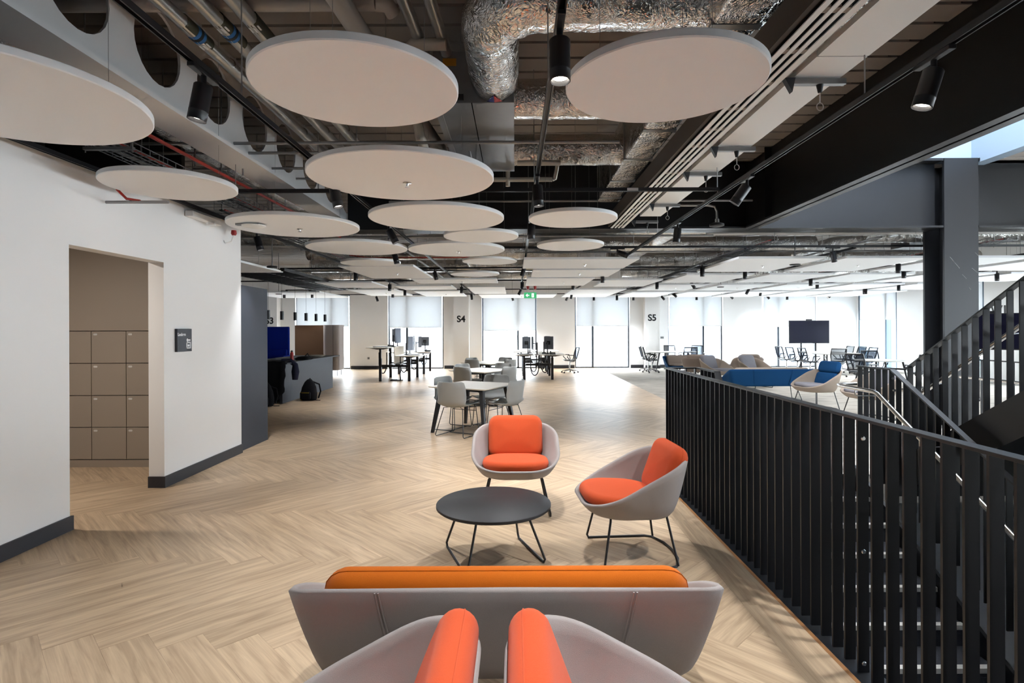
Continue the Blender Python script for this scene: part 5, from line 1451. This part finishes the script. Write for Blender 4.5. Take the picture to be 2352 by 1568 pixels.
for (lab, x, y, z, rz, w_, h_) in (
        ('angled monitor at the left of the raised desk', -3.9, 18.0, 1.06, 80, 0.52, 0.48), ('back of the monitor in the middle of the raised desk', -3.92, 18.7, 1.06, 205, 0.3, 0.44), ('upright monitor over the divider of the raised desk', -3.55, 18.95, 0.8, 95, 0.4, 0.5),
        ('monitor on the lower left desk', -3.55, 18.3, 0.8, 75, 0.4, 0.46), ('monitor on a long arm near the window, left bench', -3.4, 21.2, 0.8, 195, 0.34, 0.34), ('edge-on monitor on the window end of the left bench', -3.6, 20.4, 0.8, 85, 0.4, 0.4),
        ('square monitor at the left of the middle bench', 0.42, 18.35, 0.8, 200, 0.3, 0.4), ('tilted monitor behind the left monitor of the middle bench', 0.5, 19.1, 0.8, 245, 0.34, 0.42), ('edge-on pale monitor in the centre of the middle bench', 0.7, 17.95, 0.8, 275, 0.4, 0.42),
        ('dark monitor at the right of the middle bench', 1.05, 18.25, 0.8, 160, 0.32, 0.42), ('tilted monitor behind the right monitor of the middle bench', 0.98, 19.1, 0.8, 115, 0.34, 0.42)):
    monitor(lab, (x, y, z), math.radians(rz), w_, h_, 0.36)
for i, (k, lab, x, y, z) in enumerate((
        ('keyboard', 'black keyboard on the raised desk', -4.25, 17.7, 1.06), ('desk_phone', 'black desk phone on the raised desk', -4.05, 18.3, 1.06), ('keyboard', 'black keyboard on the lower left desk', -3.25, 17.8, 0.8), ('computer_mouse', 'black mouse on the lower left desk', -2.98, 18.2, 0.8), ('desk_phone', 'black phone at the window end of the left bench', -3.2, 20.6, 0.8),
        ('keyboard', 'black keyboard on the left half of the middle bench', 0.35, 18.0, 0.8), ('computer_mouse', 'black mouse left of the middle bench keyboard', 0.1, 18.3, 0.8), ('computer_mouse', 'second small black puck on the middle bench', 0.2, 18.7, 0.8), ('desk_phone', 'black phone on the right half of the middle bench', 1.2, 18.0, 0.8), ('keyboard', 'black keyboard behind the phone on the middle bench', 1.1, 18.5, 0.8))):
    clutter(k, lab, (x, y, z))
for lab, x, y, z, wd, dr in (('black cable sleeve loop under the raised desk', -4.15, 17.62, 0.9, 0.24, 0.66), ('cable sleeve loop under the lower left desk', -3.55, 17.9, 0.75, 0.22, 0.5), ('cable sleeve loop by the second left leg', -3.4, 18.9, 0.76, 0.2, 0.5), ('cable sleeve loop by the window leg', -3.4, 20.9, 0.78, 0.2, 0.5),
                             ('biggest cable sleeve loop under the middle bench', 0.62, 17.85, 0.78, 0.26, 0.64), ('second cable sleeve loop under the middle bench', 0.6, 18.3, 0.78, 0.2, 0.56), ('right cable sleeve loop under the middle bench', 0.95, 18.0, 0.78, 0.24, 0.56), ('short cable sleeve loop under the middle bench', 0.9, 18.6, 0.78, 0.18, 0.5)):
    cable_loop(lab, x, y, z, wd, dr)
t = thing('cable_coil', 'black loose cable coil lying under the left bench', 'cable', (-3.85, 17.8, 0.012)); MB().tube([(0.11 * math.cos(a), 0.11 * math.sin(a), 0.004 + 0.003 * math.sin(3 * a)) for a in [k * 0.4 for k in range(14)]] + [(0.3, -0.05, 0.004)], 0.014, 8).build('sleeve', 'rubber', t, True)
t = thing('floor_cable_chain', 'black cable chain dropping to the floor under the left bench', 'cable', (-3.62, 17.7, 0)); MB().tube([(0, 0, 0.5), (0.015, 0, 0.35), (-0.01, 0, 0.2), (0.01, 0, 0.0)], 0.02, 6).build('chain', 'rubber', t, True)

# ---------- counter, booths, bags on the left
t = thing('kitchen_counter', 'dark blue-grey island counter with panelled sides', 'counter', (-5.6, 14.0, 0))
MB().box(-0.5, -1.25, 0, 0.5, 1.7, 0.865).build('body', 'navy', t, bevel=0.004)
MB().box(0.44, -1.7, 0, 0.5, -1.25, 0.865).build('end_panel', 'navy', t)
MB().box(-0.62, -1.75, 0.865, 0.62, 1.95, 0.895).build('worktop', 'navy', t, bevel=0.003)
def drape(name, label, cat, m, pts_rows, solid=0.012):
    t = thing(name, label, cat, (0, 0, 0)); MB().sheet(pts_rows).build('cloth', m, t, True, angle=180, solid=solid); return t
rnd = random.Random(5); rows = []
for k in range(9):
    s = k / 8; x = -5.95 + 0.95 * s; row = []
    for j in range(16):
        q = j / 15
        if q < 0.35: y, z = 12.75 - q / 0.35 * 0.55, 0.915
        else: y, z = 12.2 - 0.03 * math.sin(q * 9), 0.915 - (q - 0.35) / 0.65 * (0.75 - 0.15 * math.sin(s * 7))
        row.append((x + rnd.uniform(-0.012, 0.012), y + 0.03 * math.sin(s * 18) * q + rnd.uniform(-0.008, 0.008), z + rnd.uniform(0, 0.02)))
    rows.append(row)
t = drape('jacket', 'black jacket draped over the near end of the counter', 'jacket', 'cloth_black', rows, 0.02)
sl = MB(); sl.tube([(-5.2, 12.5, 0.925), (-5.02, 12.55, 0.92), (-4.93, 12.58, 0.84), (-4.93, 12.6, 0.68), (-4.94, 12.6, 0.5)], [0.05, 0.06, 0.06, 0.085, 0.06], 12); sl.build('sleeve', 'cloth_navy', t, True)
t = thing('water_bottle', 'red water bottle standing on the dark counter', 'bottle', (-5.15, 12.95, 0.896)); MB().lathe([(0, 0), (0.036, 0), (0.038, 0.01), (0.038, 0.18), (0.03, 0.2), (0.022, 0.21)], 18).build('body', 'red', t, True); MB().lathe([(0.022, 0.21), (0.026, 0.212), (0.026, 0.235), (0.012, 0.25), (0, 0.252)], 16).build('cap', 'taupe_dark', t, True)
t = thing('folded_bag', 'dark folded bag lying on the counter beside the bottle', 'bag', (-5.15, 13.7, 0.896)); MB().loops([[(x, y, z) for x, y in rrect(w_, d_, 0.06, 24)] for w_, d_, z in ((0.3, 0.4, 0), (0.34, 0.45, 0.03), (0.22, 0.3, 0.07), (0.08, 0.1, 0.08))]).build('body', 'cloth_black', t, True); MB().tube([(0, 0.05, 0.07), (0.03, 0.15, 0.14), (0.03, 0.25, 0.07)], 0.012, 6).build('strap', 'cloth_black', t, True)
t = thing('worktop_bowl', 'shallow beige bowl on the dark counter', 'bowl', (-5.25, 14.9, 0.896)); MB().lathe([(0, 0), (0.12, 0), (0.2, 0.04), (0.21, 0.05), (0.2, 0.052), (0.11, 0.015), (0, 0.014)], 28).build('dish', 'desk_beige', t, True)
def backpack(label, loc, rz, h=0.48):
    t = thing('backpack', label, 'backpack', loc, rz)
    MB().loops([[(x, y + oy, z * h / 0.48) for x, y in rrect(w_, d_, 0.07, 28)] for w_, d_, z, oy in ((0.28, 0.17, 0.0, 0), (0.33, 0.22, 0.03, 0), (0.34, 0.24, 0.15, 0), (0.3, 0.2, 0.3, 0.01), (0.2, 0.15, 0.42, 0.02), (0.1, 0.08, 0.475, 0.03), (0.03, 0.03, 0.48, 0.03))]).build('body', 'cloth_black', t, True)
    MB().loops([[(x - 0.02, y - 0.13, z) for x, y in rrect(w_, d_, 0.04, 20)] for w_, d_, z in ((0.2, 0.05, 0.03), (0.25, 0.09, 0.06), (0.25, 0.09, 0.18), (0.18, 0.03, 0.22))]).build('pocket', 'cloth_black', t, True)
    MB().box(-0.1, -0.178, 0.185, 0.08, -0.172, 0.193).build('zip', 'yellow', t)
    for s in (-1, 1):
        MB().tube([(s * 0.06, 0.08, 0.42), (s * 0.12 + 0.08, 0.1, 0.36), (s * 0.13 + 0.09, 0.13, 0.2), (s * 0.12 + 0.06, 0.1, 0.04)], 0.018, 8).build('strap', 'cloth_black', t, True)
    MB().tube([(-0.04, 0.05, 0.46), (0.0, 0.06, 0.5), (0.04, 0.05, 0.46)], 0.01, 8).build('grab_loop', 'cloth_black', t, True)
    MB().loops([[(-0.17 - o_, y, z + 0.1) for y, z in rrect(0.14 * f, 0.22 * f, 0.05, 20)] for f, o_ in ((1, -0.02), (0.9, 0.015), (0.5, 0.03), (0.1, 0.033))]).build('side_pocket', 'yellow', t, True)
    MB().tube([(0.1, -0.02, 0.02), (0.2, -0.06, 0.012), (0.3, -0.07, 0.012)], 0.008, 6).build('loose_strap', 'cloth_black', t, True)
    return t
backpack('black backpack slumped against the counter side', (-4.74, 12.9, 0), math.radians(-5))
backpack('black backpack with a yellow pocket below the jacket', (-5.3, 11.9, 0), math.radians(10), 0.5)
# booths
t = thing('booth_sofa', 'blue high-backed booth sofa under the S3 sign', 'sofa', (-8.1, 18.3, 0))
MB().box(-0.75, 0.0, 0.45, 0.72, 0.12, 1.72).build('high_back', 'fab_royal', t, bevel=0.03); MB().box(-0.75, -0.6, 0.18, 0.72, 0.0, 0.45).build('seat', 'fab_royal', t, bevel=0.03)
MB().box(-0.72, -0.12, 0.45, 0.7, 0.0, 0.98).build('back_cushion', 'fab_royal', t, bevel=0.04); MB().box(0.72, -0.6, 0.18, 0.8, 0.12, 0.8).build('arm_panel', 'fab_royal', t, bevel=0.02)
for x in (-0.7, 0.72):
    for y in (-0.55, 0.08): MB().rod((x, y, 0), (x, y, 0.18), 0.012, 8).build('leg', 'black_satin', t)
t = thing('booth_table', 'small table with warm wooden edge by the blue booth', 'table', (-8.2, 17.0, 0)); MB().box(-0.5, -0.35, 0.7, 0.32, 0.35, 0.735).build('table_top', 'wood_edge', t); MB().rod((-0.1, 0, 0.02), (-0.1, 0, 0.7), 0.03, 10).build('stem', 'black', t); MB().lathe([(0, 0), (0.25, 0), (0.25, 0.015), (0, 0.02)], 20, (-0.1, 0, 0)).build('foot', 'black', t)
t = thing('booth_sofa', 'tall grey and brown high-backed booth behind the counter', 'sofa', (-7.1, 20.2, 0))
MB().box(-0.82, -0.02, 0.2, 0.45, 0.09, 1.78).build('back_panel', 'fab_cork', t, bevel=0.02)
MB().box(-0.75, -0.62, 0.2, 0.2, 0.0, 0.44).build('seat', 'fab_cork', t, bevel=0.03)
MB().loops([[(x + 0.68, y - 0.3, z) for x, y in rrect(0.56, 0.8, 0.16, 40)] for z in (0.2, 0.21, 1.76, 1.78)]).build('side_panel', 'fab_grey', t, True)
b = MB(); b.rod((0.78, -0.703, 0.2), (0.78, -0.703, 1.78), 0.006, 6); b.build('seam', 'taupe_dark', t)
for x, y in ((-0.7, -0.5), (0.5, -0.6), (0.86, -0.5), (0.84, 0.0), (-0.7, 0.05)): MB().rod((x, y, 0), (x, y, 0.2), 0.012, 8).build('leg', 'black_satin', t)

# ---------- lockers and sign, wall sockets
LY = 6.66
t = thing('locker_bank', 'bank of taupe lockers seen through the wall opening', 'lockers', (0, LY, 0))
lx = [-6.0 + 0.0]
x_edges = [atY(210, 900, LY)[0] + 0.413 * k for k in range(-4, 3)]
z_edges = [atY(250, y, LY)[2] for y in (1055, 981, 908, 834, 760)]
MB().box(x_edges[0], 0.02, 0, x_edges[-1], 0.31, z_edges[-1]).build('carcass', 'taupe_dark', t)
MB().box(x_edges[0], 0.0, 0, x_edges[-1], 0.02, z_edges[0] - 0.006).build('plinth', 'taupe', t)
MB().box(x_edges[0], 0.0, z_edges[-1] + 0.004, x_edges[-1], 0.31, 2.74).build('top_panel', 'taupe', t)
for i in range(len(x_edges) - 1):
    for j in range(4):
        d = MB().box(x_edges[i] + 0.004, 0.0, z_edges[j] + 0.004, x_edges[i + 1] - 0.004, 0.02, z_edges[j + 1] - 0.004).build('door', 'taupe', t, bevel=0.001)
        MB().loops([[(x_edges[i] + 0.05 + x, y_, z_edges[j + 1] - 0.04 + z) for x, z in rrect(w_, h_, 0.008, 16)] for w_, h_, y_ in ((0.046, 0.022, 0.0), (0.046, 0.022, -0.004), (0.03, 0.01, -0.004), (0.03, 0.01, -0.001))], False).build('lock', 'wall_shade', d)
sgx = LEFTX
p0, p1 = atX(401, 755, sgx), atX(434.5, 806, sgx)
ys0, ys1, zs1, zs0 = p0[1], p1[1], p0[2], p1[2]
zs0, zs1 = min(zs0, zs1), max(zs0, zs1)
t = thing('wall_sign', 'black Lockers sign with a key and locker symbol on the white wall', 'sign', (sgx, (ys0 + ys1) / 2, (zs0 + zs1) / 2))
hw, hh = abs(ys1 - ys0) / 2, (zs1 - zs0) / 2
MB().box(0, -hw, -hh, 0.03, hw, hh).build('panel', 'skirting', t, bevel=0.002)
text('lettering', 'Lockers', 0.045, 'white_print', (0.031, -hw * 0.42, hh * 0.5), (PI / 2, 0, PI / 2), t, 0.0005)
b = MB()
y0_, y1_, z0_, z1_ = hw * 0.2, hw * 0.85, -hh * 0.75, -hh * 0.15
for a in ((y0_, z0_, y1_, z0_ + 0.012), (y0_, z1_ - 0.012, y1_, z1_), (y0_, z0_, y0_ + 0.016, z1_), (y1_ - 0.016, z0_, y1_, z1_), (y0_ + 0.026, z0_ + 0.022, y1_ - 0.026, z1_ - 0.03)): b.box(0.03, a[0], a[1], 0.0312, a[2], a[3])
b.build('locker_symbol', 'white_print', t)
b = MB(); b.v = []; q = [(0.0312, hw * 0.36 + 0.018 * math.cos(2 * PI * k / 16), 0.0 + 0.018 * math.sin(2 * PI * k / 16)) for k in range(16)]; b.add(q, [tuple(range(16))]); b.box(0.03, hw * 0.4, -0.008, 0.0312, hw * 0.78, 0.008); b.build('key_symbol', 'white_print', t)
for k, (px, py, lab) in enumerate(((846.5, 822.5, 'small grey socket plate on the wall left of the raised desk'), (1708, 817, 'small grey socket plate on the wall right of column S5'))):
    p = atY(px, py, FARY); t = thing('wall_socket', lab, 'socket', p); MB().box(-0.045, -0.012, -0.045, 0.045, 0, 0.045).build('plate', 'galv', t); MB().box(-0.02, -0.014, -0.01, 0.03, -0.012, 0.02).build('outlet', 'black', t)
p = atY(1520.5, 775, FARY); t = thing('switch_plate', 'small steel switch plate beside column S5', 'switch', p); MB().box(-0.07, -0.012, -0.045, 0.07, 0, 0.045).build('plate', 'galv', t)
for x in (-0.04, 0, 0.04): MB().box(x - 0.012, -0.016, -0.015, x + 0.012, -0.012, 0.015).build('rocker', 'monitor', t)
